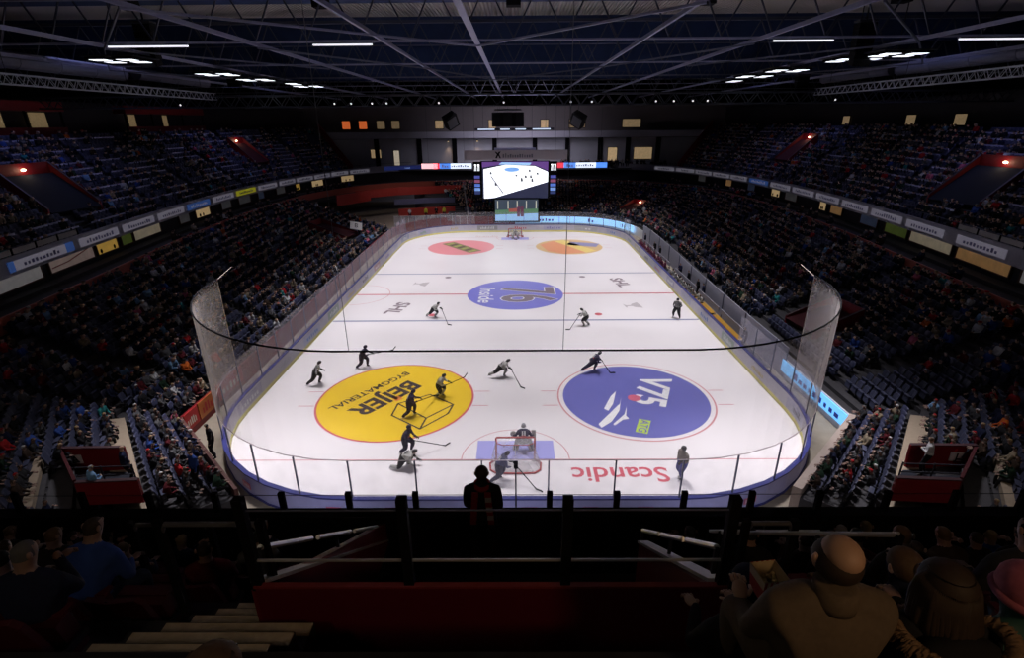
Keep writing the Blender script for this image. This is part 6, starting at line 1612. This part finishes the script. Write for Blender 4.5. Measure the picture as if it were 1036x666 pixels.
# the rest of the crowd: one object
def merged(protos, items, mats, matfun, name):
    """items: (x, y, z, rz, scale, proto index, key)"""
    PV = [np.array([v.co[:] for v in p.vertices]) for p in protos]
    PL = []; PM = []; PS = []
    for p in protos:
        PS.append(np.array([f.loop_total for f in p.polygons])); PL.append(np.array([l.vertex_index for l in p.loops])); PM.append(np.array([f.material_index for f in p.polygons]))
    V = []; Lp = []; Ls = []; M = []; base = 0
    for x, y, z, rz, sc, pi_, key in items:
        c, s_ = math.cos(rz)*sc, math.sin(rz)*sc; v = PV[pi_]
        V.append(np.stack([v[:, 0]*c-v[:, 1]*s_+x, v[:, 0]*s_+v[:, 1]*c+y, v[:, 2]*sc+z], 1)); Lp.append(PL[pi_]+base); Ls.append(PS[pi_]); M.append(matfun(PM[pi_], key)); base += len(v)
    V = np.concatenate(V); Lp = np.concatenate(Lp); Ls = np.concatenate(Ls); M = np.concatenate(M)
    me = bpy.data.meshes.new(name); me.vertices.add(len(V)); me.vertices.foreach_set('co', V.ravel())
    me.loops.add(len(Lp)); me.loops.foreach_set('vertex_index', Lp.astype(np.int32))
    me.polygons.add(len(Ls)); st = np.concatenate([[0], np.cumsum(Ls)[:-1]]); me.polygons.foreach_set('loop_start', st.astype(np.int32)); me.polygons.foreach_set('loop_total', Ls.astype(np.int32))
    for m in mats: me.materials.append(m)
    me.polygons.foreach_set('material_index', M.astype(np.int32)); me.update(calc_edges=True); me.validate()
    o = bpy.data.objects.new(name, me); COL.objects.link(o); return o
pal = [coatm[k_] for k_ in ck]+[troum[k_] for k_ in tk]+[hairm[k_] for k_ in hk]+[SK, m_shoe]
nC, nT, nH = len(ck), len(tk), len(hk)
def mf(M, key):
    c, t, h = key; lut = np.array([c, nC+t, nC+t, nC+nT+nH+1, nC+nT+nH, nC+nT+nH, h]); return lut[np.clip(M, 0, 6)]
items = []
for i in lo:
    x, y, z, rz, stand, k, n, occ = SEATS[i]
    c = ck.index(pick_coat(r)); h = nC+nT+r.choices(range(nH), [8, 5, 3, 2, 4])[0] if r.random() > .25 else ck.index(r.choice(['black', 'grey', 'white', 'dark navy', 'red']))
    items.append((x, y, z-.10, rz+r.uniform(-.25, .25), r.uniform(.9, 1.03), r.randrange(6), (c, r.randrange(nT), h)))
# people standing at the back of the far end (bar level) and in the boxes
for _ in range(70):
    u = r.uniform(.8, 6); s = r.choice((-1, 1)); p = lerp2(cr(RR, u), cr(RB, u), r.uniform(.15, .5)); zz = 4.75
    items.append((s*p[0], p[1], zz, (PI/2 if s > 0 else -PI/2)+r.uniform(-.3, .3), .95, r.randrange(6), (ck.index(pick_coat(r)), 0, nC+nT)))
for _ in range(60):
    items.append((r.uniform(8, 29), r.uniform(57.4, 59.0), 6.75+r.choice((0, .3)), PI+r.uniform(-.4, .4), 1.0, r.randrange(6), (ck.index(pick_coat(r)), 0, nC+nT)))
crowd = merged(PROTO_LO, items, pal, mf, 'seated_crowd')
tag(crowd, 'thousands of seated spectators in mostly dark coats filling the stands farther away', 'crowd', None, 'stuff')
# seats: nearest 300 singly, the rest one object
hs = []; seen = set()
for dist, i in seatc:
    if i in seen: continue
    seen.add(i); hs.append(i)
for i in hs[:300]:
    x, y, z, rz, stand, k, n, occ = SEATS[i]
    red = stand.startswith('near stand')
    make_seat((x, y, z), rz, red, '%s folding seat, %s one along the %s row, %s' % ('dark red' if red else 'slate grey', ORD[n-1] if n <= 30 else '%dth' % n, ORD[k-1] if red else ORD[k], stand), 'folding seats in the '+stand)
sm = MB(); 
for q in (sp, sbk, sl_): sm.v, sm.f, sm.m = sm.v+q.v, sm.f+[tuple(a+len(sm.v) for a in f) for f in q.f], sm.m+[0]*len(q.f)
pm = sm.mesh('seat_low', m_seat)
items = [(SEATS[i][0], SEATS[i][1], SEATS[i][2], SEATS[i][3], 1.0, 0, None) for i in hs[300:]]
m_seatb = mat('seat_blue_grey', (.050, .055, .11), .45)
so = merged([pm], items, [m_seatb], lambda M, k_: M, 'stadium_seats')
tag(so, 'long rows of slate blue folding seats in the stands farther away', 'seats', None, 'stuff')
# the pale row strips of the upper stands are painted highlights
